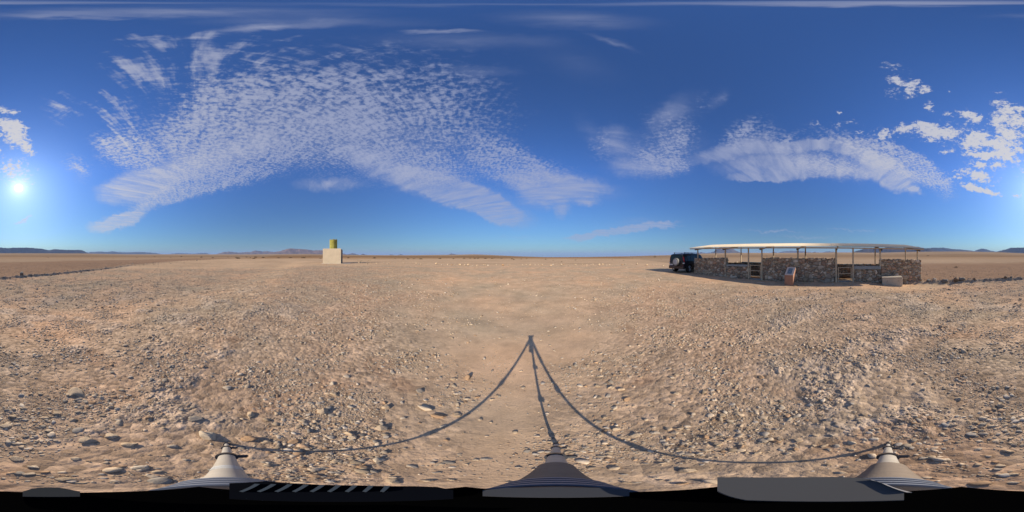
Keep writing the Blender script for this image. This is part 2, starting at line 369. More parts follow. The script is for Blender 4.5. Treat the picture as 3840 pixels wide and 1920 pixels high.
# real colours of the ground: bleached sand, pinkish gravel, pale calcrete, browner plain
sand = np.array([.58,.392,.235]); grav = np.array([.425,.294,.187]); crust = np.array([.50,.395,.29]); plain = np.array([.42,.29,.18]); red = np.array([.36,.215,.11])
n1 = fbm(gx*.35, gy*.35, 3, 130)[:, None]; n2 = fbm(gx*1.7, gy*1.7, 4, 140)[:, None]
c = sand*(1-gg[:, None]*.85) + grav*gg[:, None]*.85
c = c*(1+.16*n1+.22*n2)
c = c*(1+np.array([.05,-.02,-.06])*n1*2)
c = c*(1-gc[:, None]*.42) + crust*gc[:, None]*.42*(1+.25*n2)
stain = smooth(.30, .5, fbm(gx*1.1+40, gy*1.1, 3, 160))[:, None]*smooth(5, 3, rg)[:, None]*smooth(.15, .6, gg)[:, None]
c = c*(1-.4*stain) + np.array([.36,.20,.11])*.4*stain
out = (gb > 0)[:, None]*smooth(0, .6, gb)[:, None]
mid = grav*np.array([.76,.70,.68])
pl = plain*(1+.14*fbm(gx/60, gy/60, 3, 170)[:, None])
k = smooth(22, 34, gb + 5*fbm(gx*.1, gy*.1, 2, 9))[:, None]
c = c*(1-out) + (mid*(1-k)+pl*k)*(1+.1*n1)*out
# flat plain past the parking ring: warm sand, reddish low rise, then pale far flats
lonp = (np.degrees(aa).ravel()); azE = (smooth(-60, -30, lonp)*smooth(60, 40, lonp))[:, None]
far1 = smooth(26, 34, rg)[:, None]*(1-out)
c = c*(1-far1) + (sand*.92*(1+.2*fbm(gx/9, gy/9, 3, 180)[:, None]))*far1
far2 = smooth(75, 130, rg + 20*fbm(gx/80, gy/80, 2, 185))[:, None]*(1-.6*out)
c = c*(1-far2) + (red*(1+.35*fbm(gx/70, gy/70, 3, 190)[:, None]))*far2
c = c*(1-.22*(smooth(150, 220, rg)*smooth(620, 420, rg))[:, None])
far3 = smooth(350, 900, rg)[:, None]
c = c*(1-far3) + (np.array([.38,.27,.17])*(1+.3*fbm(gx/600, gy/600, 3, 200)[:, None]))*far3
c = np.clip(c, .03, .8)

def ground_material():
    m = bpy.data.materials.new('desert_ground'); m.use_nodes = True; m.node_tree.nodes.clear(); t = NT(m.node_tree)
    p = t.new('ShaderNodeBsdfPrincipled'); o = t.new('ShaderNodeOutputMaterial'); t.l.new(p.outputs[0], o.inputs[0])
    a = t.new('ShaderNodeAttribute'); a.attribute_name = 'tint'; g = t.new('ShaderNodeAttribute'); g.attribute_name = 'gravel'
    co = t.new('ShaderNodeTexCoord').outputs['Object']
    nf = t.noise(co, 60.0, 6, 0.75); nm = t.noise(co, 7.0, 5, 0.6); nl = t.noise(co, 0.9, 4, 0.6)
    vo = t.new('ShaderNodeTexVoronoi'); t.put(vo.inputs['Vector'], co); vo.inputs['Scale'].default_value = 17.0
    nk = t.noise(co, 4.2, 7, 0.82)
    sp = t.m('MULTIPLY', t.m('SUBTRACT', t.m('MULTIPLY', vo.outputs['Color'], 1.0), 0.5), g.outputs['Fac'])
    f = t.m('MULTIPLY', t.ramp(nf, .25, .75, .84, 1.14, False), t.ramp(nm, .25, .75, .90, 1.10, False))
    f = t.m('MULTIPLY', f, t.ramp(nl, .3, .7, .95, 1.05, False))
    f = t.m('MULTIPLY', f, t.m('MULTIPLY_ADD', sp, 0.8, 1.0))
    f = t.m('MULTIPLY', f, t.m('MULTIPLY_ADD', t.m('MULTIPLY', t.ramp(nk, .36, .64, -1, 1, False), g.outputs['Fac']), 0.24, 1.0))
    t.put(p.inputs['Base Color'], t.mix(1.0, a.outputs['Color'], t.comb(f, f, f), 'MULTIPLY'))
    p.inputs['Roughness'].default_value = 1.0; p.inputs['Specular IOR Level'].default_value = 0.0
    h = t.m('ADD', t.m('MULTIPLY', t.m('SUBTRACT', 0.6, vo.outputs['Distance']), t.m('MULTIPLY', g.outputs['Fac'], 0.9)), t.m('MULTIPLY', nf, 0.6))
    b = t.new('ShaderNodeBump'); b.inputs['Distance'].default_value = 0.016; b.inputs['Strength'].default_value = .8
    t.put(b.inputs['Height'], h); t.l.new(b.outputs[0], p.inputs['Normal'])
    return m
M_ground = ground_material()
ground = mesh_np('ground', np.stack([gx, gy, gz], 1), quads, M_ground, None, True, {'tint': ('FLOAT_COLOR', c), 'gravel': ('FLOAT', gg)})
tag(ground, 'wide stony desert floor of sand and gravel reaching the horizon', None, None, 'structure')
def gh(x, y):
    x = np.atleast_1d(np.asarray(x, float)); y = np.atleast_1d(np.asarray(y, float))
    g, cr, bd = fields(x, y); return macro(x, y) + micro(x, y, g, cr, bd)
def hit(px, py):
    """where the ray through a photo pixel meets the ground"""
    lo = px_lon(px); e = px_el(py); r = 1.68/math.tan(-e) if e < 0 else 500
    for _ in range(30):
        z = float(macro([r*math.sin(lo)], [r*math.cos(lo)])[0]); r = 0.5*r + 0.5*(CAM_H - z)/math.tan(-e)
    return r*math.sin(lo), r*math.cos(lo), z, r

# ------------------------------------------------------------------ distant hills
M_hill = material('hill_rock', (.085,.066,.06), 1.0, var=.35, scale=.004, spec=0)
M_hill2 = material('red_hill_rock', (.20,.125,.09), 1.0, var=.4, scale=.006, spec=0)
def hills(name, pts, dist, depth, mat, label, seed):
    pts = np.array(pts, float); x0, x1 = pts[0, 0], pts[-1, 0]
    n = max(24, int((x1-x0)/1.6)); m = 26
    px = np.linspace(x0, x1, n); py = np.interp(px, pts[:, 0], pts[:, 1])
    py = py + 1.7*fbm(px/7, px*0+seed, 3, seed, .6)*smooth(0, 12, px-x0)*smooth(0, 12, x1-px)
    lonv = (px-1920)/3840*2*math.pi; el = (960-py)/1920*math.pi
    base_e = np.radians(np.interp(px % 3840, EXP, EEL, period=3840)) - .0006
    v = np.linspace(-1, 1, m)
    L, V = np.meshgrid(lonv, v, indexing='ij')
    rr_ = dist + V*depth*.5
    prof = (1-np.abs(V))**0.85
    gul = 1-0.42*np.abs(fbm(L*dist/depth*3.0+seed, V*1.3, 4, seed+5))*(1-prof)**.5*1.6
    Eh = np.maximum(0, np.tan(el)-np.tan(base_e))[:, None]*dist
    z = CAM_H + rr_*np.tan(base_e)[:, None] + Eh*prof*np.where(np.abs(V) < .05, 1, gul) - 6*(np.abs(V) > .97)
    P_ = np.stack([rr_*np.sin(L), rr_*np.cos(L), z], -1).reshape(-1, 3)
    i = (np.arange(n-1)[:, None]*m + np.arange(m-1)[None]).ravel()
    f = np.stack([i, i+m, i+m+1, i+1], 1)
    o = mesh_np(name, P_, f, mat, None, True); tag(o, label, None, None, 'structure'); return o
hills('hills', [(3192,948),(3203,944),(3215,940),(3238,933),(3250,932),(3265,934),(3285,931),(3330,927),(3380,929),(3420,929),(3432,925),(3443,924),(3455,929),(3468,931),(3482,930),(3500,938),(3520,942),(3530,943.5)], 5200, 700, M_hill, 'dark blue mountain ridge behind the right end of the shelter', 11)
hills('hills', [(3452,942),(3475,931),(3500,928),(3520,929),(3535,928),(3556,931),(3574,934),(3602,935),(3625,938),(3652,941),(3660,943)], 8200, 900, M_hill, 'broad pale blue mountain right of the shelter', 12)
hills('hills', [(3652,943),(3660,938),(3683,931),(3700,935),(3716,940),(3738,944)], 9000, 700, M_hill, 'lone rounded hill between two longer ranges at the right', 13)
hills('hills', [(3734,945),(3750,940),(3772,935),(3790,928.5),(3815,928),(3840,927.5),(3870,930),(3890,928),(3950,928),(3980,931),(3996,932),(4022,938),(4045,934),(4060,935),(4082,936.5),(4140,937),(4148,938),(4160,944),(4168,947.5)], 6400, 900, M_hill, 'long dark mountain range under the sun', 14)
hills('hills', [(318,948),(340,945),(380,943),(400,945),(425,942),(442,945),(480,946),(520,944.5),(550,946),(580,948),(604,953)], 12000, 1300, M_hill, 'low jagged blue range at the far left', 15)
hills('hills', [(628,954),(650,950.5),(672,949),(700,950),(718,951.5),(732,951),(746,949),(776,949),(786,954)], 14000, 1200, M_hill, 'small flat-topped far range left of the reddish mountains', 16)
hills('hills', [(808,954),(838,945),(862,943),(880,946),(900,947),(920,945),(940,945),(958,938.5),(975,941),(985,943),(1000,941.5),(1020,944),(1042,945)], 9000, 1100, M_hill2, 'cluster of brownish peaks left of the long reddish mountain', 17)
hills('hills', [(1005,950),(1030,944.5),(1052,941),(1075,933),(1090,930.5),(1110,932.5),(1150,934.5),(1175,939),(1195,937.5),(1214,938),(1240,942),(1265,947),(1290,951),(1304,955)], 7000, 1000, M_hill2, 'long reddish mountain with gullied flanks behind the concrete block', 18)
for (a, b, cx, lb) in (((1296,955),(1346,955),(1325,948.5),'small cone just right of the concrete block'), ((1350,956),(1376,955.5),(1361,951),'tiny cone right of the small cone'),
                  ((1456,957),(1484,957),(1466,953.5),'faint low knoll on the horizon left of centre'), ((1488,957),(1520,957),(1503,953.2),'faint low knoll beside its twin left of centre'),
                  ((1676,956),(1732,956),(1693,950.5),'dark twin-topped knoll on the horizon near the centre'), ((2560,952),(2606,950),(2588,946),'pale cone just above the parked car'),
                  ((2608,950),(2660,950),(2630,945.5),'small pale cone left of the big cone seen under the roof')):
    hills('hills', [a, ((a[0]+cx[0])/2, (a[1]+cx[1])/2+.4), cx, ((b[0]+cx[0])/2, (b[1]+cx[1])/2+1.0), b], 9500, 350, M_hill, lb, int(cx[0]) % 97)
hills('hills', [(2640,950),(2665,947),(2675,944),(2687,933),(2700,925),(2712,919),(2730,918),(2738,923),(2750,933),(2762,941),(2772,945),(2790,949)], 8000, 600, M_hill, 'big blue cone-shaped mountain seen under the shelter roof', 31)
hills('hills', [(2888,949),(2900,944.2),(2916,948)], 9000, 300, M_hill, 'small dark cone under the middle of the roof', 32)
hills('hills', [(2912,949),(2940,942),(2956,941),(2972,940),(3010,941.5),(3030,944),(3046,947)], 12000, 900, M_hill, 'wide faint range under the middle of the roof', 33)
hills('hills', [(3040,949),(3052,944.5),(3068,946.5),(3080,949)], 7000, 300, M_hill, 'small dark knoll seen over the tall middle wall', 34)
hills('hills', [(3076,949),(3096,944),(3104,942.3),(3120,943),(3136,946),(3150,948)], 12000, 600, M_hill, 'faint hill beside the right gate post', 35)

# ------------------------------------------------------------------ stones
def ico(sub):
    import bmesh
    bm = bmesh.new(); bmesh.ops.create_icosphere(bm, subdivisions=sub, radius=1.0)
    v = np.array([q.co[:] for q in bm.verts]); f = np.array([[q.index for q in g.verts] for g in bm.faces]); bm.free(); return v, f
V1, F1 = ico(1); V2, F2 = ico(2); V3, F3 = ico(3)
def rock_shape(V, seed, amp=.3, cuts=7, rng_=(.5, .88)):
    r_ = np.random.default_rng(seed); v = V.copy()
    for _ in range(cuts):                                  # flat facets
        n = r_.normal(size=3); n /= np.linalg.norm(n); d = r_.uniform(*rng_); k = v@n
        v = v - np.outer(np.maximum(0, k-d), n)*.92
    q = fbm(v[:, 0]*1.6+seed, v[:, 1]*1.6+v[:, 2]*1.3, 3, seed)
    return v*(1+amp*q)[:, None]
STC = np.array([(.53,.41,.28),(.47,.36,.245),(.55,.41,.265),(.44,.365,.28),(.57,.46,.33),(.44,.28,.16),(.36,.30,.23),(.50,.37,.235)])
def scatter(name, xs, ys, size, V, F, nshape, label, flat=(.28,.58), bury=.33):
    n = len(xs); lib = [rock_shape(V, 300+i) for i in range(nshape)]
    L = np.stack(lib); k = rng.integers(0, nshape, n); v = L[k]                      # n, nv, 3
    a = rng.uniform(0, 2*math.pi, n); ca, sa = np.cos(a)[:, None], np.sin(a)[:, None]
    sx = size*rng.uniform(.8, 1.35, n); sy = size*rng.uniform(.6, 1.0, n); sz = size*rng.uniform(*flat, n)
    x_ = v[..., 0]*sx[:, None]; y_ = v[..., 1]*sy[:, None]; z_ = v[..., 2]*sz[:, None]
    tl = rng.normal(0, .18, n)[:, None]; z_ = z_ + x_*tl
    gz_ = gh(xs, ys)
    X_ = xs[:, None] + x_*ca - y_*sa; Y_ = ys[:, None] + x_*sa + y_*ca; Z_ = gz_[:, None] + z_ + (sz*(1-2*bury))[:, None]*.55
    nv = V.shape[0]; P_ = np.stack([X_, Y_, Z_], -1).reshape(-1, 3)
    f = (F[None] + (np.arange(n)*nv)[:, None, None]).reshape(-1, 3)
    g_, c_, b_ = fields(xs, ys)
    col = STC[rng.integers(0, len(STC), n)]*rng.uniform(.55, 1.12, n)[:, None]
    col = np.where((b_ > .5)[:, None], col*np.array([.8,.7,.66]), col)
    col = np.repeat(col, nv, 0)
    o = mesh_np(name, P_, f, M_stone, None, False, {'tint': ('FLOAT_COLOR', col)})
    tag(o, label, None, None, 'stuff'); return o
M_stone = material('desert_stone', (.4,.3,.2), .9, var=.22, scale=28, bump=.004, bscale=60, spec=.2, attr='tint')
def sample(n, r0, r1, seed, power=1.0, thr=None):
    g_ = np.random.default_rng(seed); r = np.sqrt(g_.uniform(r0*r0, r1*r1, n)); a = g_.uniform(-math.pi, math.pi, n)
    x = r*np.sin(a); y = r*np.cos(a); g, cr, bd = fields(x, y)
    cl = np.clip(.42+2.0*fbm(x*1.4+9, y*1.4, 3, 210), .06, 1.3)
    keep = g_.uniform(0, 1, n) < g**power*cl
    s = x*UV[0]+y*UV[1]; t = x*NV[0]+y*NV[1]-WD
    keep &= ~((t > -.15) & (t < 3.2) & (s > -11.5) & (s < 7.3))
    return x[keep], y[keep], r[keep]
x, y, r = sample(30000, .3, 2.5, 1); size = np.exp(np.random.default_rng(2).normal(math.log(.0085), .58, len(x))); size = np.clip(size, .004, .034)
scatter('gravel', x, y, size, V2, F2, 10, 'loose pebbles and gravel on the ground round the tripod')
x, y, r = sample(85000, 2.4, 6.0, 3); size = np.clip(np.exp(np.random.default_rng(4).normal(math.log(.0125), .55, len(x))), .006, .042)
scatter('gravel', x, y, size, V1, F1, 12, 'gravel and small stones over the nearer desert floor')
x, y, r = sample(110000, 6.0, 15, 5); size = np.clip(np.exp(np.random.default_rng(6).normal(math.log(.023), .45, len(x))), .012, .07)
scatter('gravel', x, y, size, V1, F1, 12, 'scattered gravel over the middle distance')
x, y, r = sample(90000, 15, 46, 7); size = np.clip(np.exp(np.random.default_rng(8).normal(math.log(.042), .4, len(x))), .022, .10)
scatter('gravel', x, y, size, V1, F1, 12, 'scattered gravel far out across the desert')

x, y, r = sample(90000, .3, 2.4, 11, .45); size = np.clip(np.exp(np.random.default_rng(12).normal(math.log(.0042), .35, len(x))), .0025, .009)
scatter('gravel', x, y, size, V1, F1, 8, 'fine grit between the stones under the tripod', (.4, .8), .15)
g_ = np.random.default_rng(13); sA = g_.uniform(-11, 6.3, 420); tA = -np.abs(g_.normal(0, .16, 420))-.03
scatter('gravel', NV[0]*(WD+tA)+UV[0]*sA, NV[1]*(WD+tA)+UV[1]*sA, g_.uniform(.015, .06, 420), V1, F1, 12, 'chips and rubble along the foot of the shelter wall', (.4, .75), .2)
x, y, r = sample(20000, 1.2, 12, 9); q = fbm(x*1.9-5, y*1.9, 2, 230); k = q > .30; x = x[k]; y = y[k]; rk = np.hypot(x, y)
size = np.clip(np.exp(np.random.default_rng(10).normal(math.log(.024), .4, len(x)))*(1+rk*.07), .014, .08)
scatter('gravel', x, y, size, V2, F2, 12, 'clumps of rough broken clods in the gravel', (.4, .75), .2)

# single rocks: the largest in view
ROCKLIB = []
for i in range(12):
    v = rock_shape(V3, 900+i, .5, 16, (.4, .82)); v[:, 2] *= .6
    cc = STC[i % len(STC)]*np.array([1,.97,.92])
    ROCKLIB.append(mesh_np('stone', v, F3, M_stone, None, False, {'tint': ('FLOAT_COLOR', np.tile(cc, (len(v), 1)))}, link=False))
BERMLIB = []
for i in range(12):
    v = rock_shape(V3, 950+i, .42, 13); v[:, 2] *= .62
    cc = STC[i % len(STC)]*(.9 if i % 8 in (0, 4) else .62)
    BERMLIB.append(mesh_np('stone', v, F3, M_stone, None, False, {'tint': ('FLOAT_COLOR', np.tile(cc, (len(v), 1)))}, link=False))
TONE = ['pale sandy', 'tan', 'buff', 'grey', 'cream', 'reddish brown', 'dark grey', 'light brown']
def sector(lo):
    lo = (lo+180) % 360-180
    for a, b, s in ((-180,-150,'at the far left of the photo'),(-150,-118,'left of the left tripod leg'),(-118,-84,'around the left tripod leg'),(-84,-50,'below the concrete block'),
                    (-50,-18,'left of the bare sandy lane'),(-18,14,'on the bare sandy lane'),(14,45,'right of the middle tripod leg'),(45,75,'toward the parked car'),
                    (75,105,'toward the information stand'),(105,140,'toward the right gate'),(140,180,'at the far right of the photo')):
        if a <= lo <= b: return s
def put_rock(x, y, w, i, group, label=None, sink=.3, hf=1.0, lib=None):
    me = (lib or ROCKLIB)[i % 12]; o = bpy.data.objects.new('stone', me); COL.objects.link(o)
    z = float(gh([x], [y])[0]); h = w*random.uniform(.75, 1.05)*hf
    o.scale = (w*.5*random.uniform(.95,1.2), w*.5*random.uniform(.7,.95), h*.5)
    o.location = (x, y, z + h*.5*.62*(1-2*sink)); o.rotation_euler = (random.uniform(-.12,.12), random.uniform(-.12,.12), random.uniform(0, 6.28))
    r = math.hypot(x, y); lo = math.degrees(math.atan2(x, y))
    if label is None:
        sz = 'small' if w < .045 else 'medium' if w < .09 else 'biggish' if w < .16 else 'large'
        ds = 'very near' if r < .8 else 'one stride out' if r < 1.4 else 'two strides out' if r < 2.4 else 'farther out'
        label = f'{sz} {TONE[(i%12)%8]} stone {sector(lo)}, {ds}'
    tag(o, label, 'stone', group); return o
NEAR = [(410,1640,80,50),(330,1655,100,30),(485,1668,75,25),(650,1675,62,22),(785,1640,110,52),(930,1650,75,60),(735,1578,80,24),(215,1552,46,20),(415,1528,35,18),
 (560,1577,30,14),(940,1556,60,16),(30,1660,52,20),(28,1600,60,24),(275,1476,95,24),(455,1465,32,16),(490,1415,28,16),(850,1455,36,20),(345,1512,30,14),(325,1510,26,13),
 (50,1563,36,16),(145,1548,24,12),(185,1618,45,16),(180,1658,30,16),(220,1658,26,13),(135,1655,28,14),(275,1577,46,16),(620,1710,34,14),(400,1725,40,12),(130,1752,60,14),(170,1770,50,14),
 (280,1785,34,10),(240,1797,80,12),(110,1778,90,14),(60,1720,80,14),(330,1730,26,10),(700,1725,46,12),(290,1720,60,16),
 (1215,1545,64,34),(1445,1528,42,24),(1510,1570,34,24),(1600,1532,70,26),(1650,1560,60,22),(1570,1468,50,22),(1715,1557,42,16),(1715,1518,36,16),(1430,1608,64,26),(1310,1628,54,22),(1285,1650,44,18),(1328,1643,56,18),
 (1000,1660,60,26),(1255,1730,56,14),(1272,1610,44,16),(1420,1728,74,20),(1360,1753,60,16),(1400,1770,64,12),(1130,1746,38,16),(1145,1768,30,14),(1000,1745,50,16),(1470,1805,120,12),(1545,1748,60,14),
 (1655,1742,50,14),(1600,1802,70,12),(1690,1800,50,10),(1640,1772,54,12),(1750,1496,26,14),(1790,1488,24,14),(1670,1456,26,14),(1700,1420,34,14),(1180,1582,36,16),(1140,1582,34,16),(1135,1645,24,12),(1430,1590,36,14),(1480,1790,60,10),
 (1040,1550,36,14),(1250,1476,34,16),(1300,1412,34,14),(1245,1437,28,13),(1100,1660,60,10),(1870,1487,20,12),(1865,1484,18,10),(1840,1585,22,10),(1800,1575,24,12),(1845,1498,24,10),(2720-900,1720,60,12),(1790,1725,44,12),
 (2290,1452,38,18),(2330,1462,34,18),(2280,1484,42,15),(2305,1529,34,16),(2350,1500,36,14),(2245,1582,36,14),(2268,1568,30,15),(2310,1611,46,18),(2380,1632,56,14),(2340,1642,60,12),(2455,1622,50,18),(2535,1625,44,16),(2545,1608,32,13),(2505,1610,40,14),
 (2450,1604,28,13),(2580,1610,26,13),(2650,1641,36,18),(2678,1643,34,18),(2692,1668,46,22),(2648,1690,50,14),(2720,1655,28,14),(2580,1660,34,16),(2620,1700,44,18),(2780,1665,34,14),(2800,1698,30,14),(2840,1700,46,18),
 (2525,1522,36,16),(2522,1418,26,16),(2852,1416,30,14),(2768,1484,28,14),(2710,1560,40,14),(2780,1598,34,12),(2575,1764,86,18),(2350,1810,52,12),(2388,1810,44,10),(2300,1753,56,12),(2130,1680,50,13),(2070,1660,40,12),(2040,1655,28,10),
 (2460,1792,50,10),(2560,1812,70,10),(2480,1640,20,12),(2240,1448,30,12),(2480,1800,40,8),(2130,1640,28,12),(2000,1840-80,30,10),(1945,1752,44,14),(1975,1683,28,12),
 (3055,1403,28,20),(3143,1402,24,18),(3242,1648,52,16),(3190,1660,48,18),(2910,1658,38,17),(3105,1576,38,15),(2995,1652,44,12),(2980,1670,40,12),(3050,1672,30,13),(3090,1672,44,14),(3140,1672,44,14),(3110,1684,34,14),(3195,1688,42,12),(3060,1632,34,11),(3120,1633,34,12),
 (2960,1700,34,14),(2985,1685,34,12),(3225,1585,30,12),(3240,1555,26,12),(3220,1575,36,12),(3595,1495,34,28),(3775,1692,62,22),(3672,1685,42,13),(3530,1627,32,14),(3750,1522,34,22),(3665,1742,44,14),(3800,1668,40,16),(3465,1717,42,13),(3705,1540,26,14),
 (3690,1592,42,22),(3660,1585,28,14),(3655,1605,32,14),(3680,1615,34,14),(3650,1622,34,12),(3690,1628,40,16),(3665,1635,26,12),(3575,1597,36,14),(3590,1610,24,13),(3640,1600,26,12),(3720,1600,30,14),(3735,1733,36,12),(3170,1750,34,15),(3110,1742,26,12),(3150,1772,76,10),
 (3790,1645,28,14),(3820,1600,46,16),(3480,1640,26,12),(3740,1780,50,12),(3680,1782,40,10),(3800,1780,60,12),(3640,1560,36,12),(3430,1437,22,16),(3590,1412,22,16),(3460,1465,28,18),(3020,1540,24,12),(2985,1545,24,14)]
gidx = 0
for (px_, py_, w_, h_) in NEAR:
    x_, y_, z_, r_ = hit(px_, py_); sl = math.hypot(r_, CAM_H)
    w = math.radians(w_/10.667)*math.cos(px_el(py_))*sl
    hh = math.radians(h_/10.667)*sl
    put_rock(x_, y_, max(w, .025), gidx, 'stones lying round the tripod', None, .36, min(1.15, max(.55, hh/w*1.1))); gidx += 1
# a row of stones marks the edge of the parking ground
for i in range(78):
    f = i/77; px_ = 1330 + f*1150 + random.uniform(-8, 8); py_ = np.interp(px_, [1300,1500,1750,1900,2100,2200,2350,2520], [987,991,996,996,995,996,993,998]) + random.uniform(-3, 2)
    if random.random() < .12: continue
    x_, y_, z_, r_ = hit(px_, py_)
    put_rock(x_, y_, random.uniform(.22, .50), gidx, 'stones marking the far edge of the parking ground', 'small pale stone in the row marking the far edge of the parking ground', .12, 1.3); gidx += 1
# rocks on the berm that runs from the shelter's right end round behind the camera
def berm_pt(px_, py_): return hit(px_, py_)
for (px_, py_, w, t_, lb) in [(3482,1062,.42,6,'dark rock nearest the right end of the shelter wall'),(3505,1060,.52,4,'pale rounded boulder in the berm beside the shelter'),(3545,1062,.55,6,'dark low boulder third from the shelter in the berm'),
    (3583,1060,.62,5,'dark reddish boulder in the middle of the berm rocks'),(3608,1058,.62,6,'largest dark boulder of the berm, standing highest'),(3636,1055,.4,3,'grey boulder right of the largest berm boulder'),
    (3655,1056,.34,5,'small reddish rock left of the gap in the berm'),(3450+3,1064,.3,2,'rubble stone against the foot of the shelter right end'),(3770,1051,.36,5,'reddish rock on the berm near the right photo edge'),
    (3790,1049,.3,2,'buff rock on the berm near the right photo edge'),(82,1038,.62,6,'dark twin boulder on the berm at the left, the bigger one'),(96,1040,.4,6,'dark twin boulder on the berm at the left, the smaller one'),
    (398,1005,.5,6,'dark rock on the berm beyond the gravel on the left'),(497,990,.5,4,'white stone on the far berm at the left'),(577,988,.45,4,'second white stone along the far berm'),(738,977,.6,4,'third white stone along the far berm')]:
    x_, y_, z_, r_ = hit(px_, py_); put_rock(x_, y_, w, t_, 'boulders along the berm', lb, .22, 1.1, BERMLIB)
for i in range(36):
    px_ = (3690 + i*24 + random.uniform(-8, 8)); pxx = px_ % 3840
    py_ = np.interp(px_, [3690,3840,3920,4020,4140,4320,4540], [1056,1048,1039,1034,1021,996,985])
    x_, y_, z_, r_ = hit(pxx, py_ + random.uniform(-1, 2)); put_rock(x_, y_, random.uniform(.12, .26)*(1+r_/60), random.choice([1,5,6,3]), 'small rocks along the berm', 'small dull brown rock on the low berm behind the gravel', .3, .9, BERMLIB)
# pile of rubble at the information stand's foot
for (px_, py_) in ((2978,1072),(2985,1069),(2990,1071),(2982,1073),(2996,1070)):
    x_, y_, z_, r_ = hit(px_, py_+1); put_rock(x_, y_, .12, random.choice([4,0,5]), 'rubble at the foot of the information stand', 'pale rubble stone at the right foot of the information stand', .1)

# ------------------------------------------------------------------ desert shrubs
M_shrub = material('dry_shrub', (.055,.04,.022), .9, var=.4, scale=3); M_green = material('green_weed', (.10,.15,.035), .9, var=.3, scale=3)
def shrub_mesh(seed, mat, n=260):
    g_ = np.random.default_rng(seed); d = g_.normal(size=(n, 3)); d[:, 2] = np.abs(d[:, 2])*.8; d /= np.linalg.norm(d, axis=1)[:, None]
    c_ = d*g_.uniform(.25, 1, (n, 1))*np.array([1, 1, .7]); c_[:, 2] += .03
    s_ = g_.uniform(.06, .17, (n, 1)); a = g_.normal(size=(n, 3)); b = g_.normal(size=(n, 3))
    a /= np.linalg.norm(a, axis=1)[:, None]; b /= np.linalg.norm(b, axis=1)[:, None]
    P_ = np.stack([c_-a*s_, c_+b*s_*.6, c_+a*s_], 1).reshape(-1, 3); P_[:, 2] = np.maximum(P_[:, 2], .0)
    return mesh_np('shrub', P_, np.arange(3*n).reshape(-1, 3), mat, link=False)
SH = [shrub_mesh(i, M_shrub) for i in range(5)]; GS = [shrub_mesh(20+i, M_green, 90) for i in range(3)]
def put_shrub(px_, py_, w, mesh, label, group, zf=.6):
    x_, y_, z_, r_ = hit(px_, py_); o = bpy.data.objects.new('shrub', mesh); COL.objects.link(o)
    o.location = (x_, y_, float(gh([x_], [y_])[0])-.02); s_ = math.radians(w/10.667)*r_*.68; o.scale = (s_, s_, s_*1.5*zf*random.uniform(.7, 1.2)); o.rotation_euler = (0, 0, random.uniform(0, 6))
    tag(o, label, 'shrub', group)
GP = 'dry shrubs dotted over the plain'
for (px_, py_, w) in [(513,967,5),(580,962,5),(602,969,4),(640,967,5),(680,963,7),(755,966,9),(798,967,9),(855,965,6),(885,966,8),(893,970,16),(925,965,8),(938,968,6),(958,966,12),(952,971,12),(987,967,10),(1045,968,12),(1090,967,12),(1138,968,14),(1130,962,3),(1145,962,3),(1160,962,3),(1165,964,3),(1210-8,970,8),
    (1306,968,10),(1404,969,12),(1482,971,6),(1530,972,9),(1513,973,6),(1552,971,8),(1578,972,12),(1650,971,10),(1700,971,8),(1740,970,9),(1763,969,8),(1780,970,8),(1792,970,8),(1820,971,10),(1845,971,8),(1852,969,6),(1880,970,8),(1920,972,9),(1927,974,7),(1955,972,6),(1975,971,6),(2050-4,973,6),(2106,982,6),(2075,977,6),(2158,976,6),
    (2296,975,5),(2338,977,4),(2372,968,4),(2404,966,4),(2456,965,10),(2479,972,4),(2660,962,4),(2672,964,5),(2705,966,3),(2875,957,5),(3550,999,4),(3585,1003,14),(3480,951,8),(3608,952,7),(80,987,6),(345,970,4),(425,969,3),(180,966,5)]:
    where = 'far left of the photo' if px_ < 600 else 'plain before the reddish mountains' if px_ < 1200 else 'flat right of the concrete block' if px_ < 1800 else 'sandy plain in the middle' if px_ < 2500 else 'plain beyond the shelter'
    put_shrub(px_, max(py_, 962), w, SH[int(px_) % 5], f'low dark dry shrub dotted on the {where}', GP)
for k_ in range(26):
    put_shrub(1338+k_*2.2+random.uniform(-2,2), random.uniform(974, 980), random.uniform(3, 5), GS[k_ % 3], 'small green weed in the patch right of the concrete block', 'green weeds right of the concrete block', .5)
put_shrub(1353, 984, 7, GS[0], 'taller green weed at the tip of the block shadow', 'green weeds right of the concrete block', 1.6)

# ------------------------------------------------------------------ shelter
def SP(s, t, z=0.0): return Vector((NV[0]*(WD+t)+UV[0]*s, NV[1]*(WD+t)+UV[1]*s, z))
def s_at(px_, t=0.0): return (WD+t)*math.tan(px_lon(px_)-PHI)
def t_dist(px_, t=0.0): return (WD+t)/math.cos(px_lon(px_)-PHI)
def z_at(px_, py_, t=0.0): return CAM_H + t_dist(px_, t)*math.tan(px_el(py_))
shelter = empty('picnic_shelter', (SP(0, 1.2).x, SP(0, 1.2).y, 0.0))
tag(shelter, 'long open shelter of dry stone walls and timber posts under corrugated roof', 'shelter')
MW = Matrix(((UV[0], NV[0], 0, SP(0,0).x), (UV[1], NV[1], 0, SP(0,0).y), (0, 0, 1, 0), (0, 0, 0, 1)))   # local (s,t,z) -> world
ML = Matrix.Translation(-shelter.location) @ MW
def loc_pts(P_):
    A_ = np.array(ML); return P_@A_[:3, :3].T + A_[:3, 3]
M_wall = material('wall_stone', (.3,.25,.2), .9, var=.25, scale=14, bump=.006, bscale=40, spec=.15, attr='tint')
WC = np.array([(.34,.28,.21),(.26,.22,.18),(.42,.35,.27),(.29,.21,.16),(.37,.25,.18),(.31,.28,.24),(.48,.42,.35),(.23,.20,.17)])
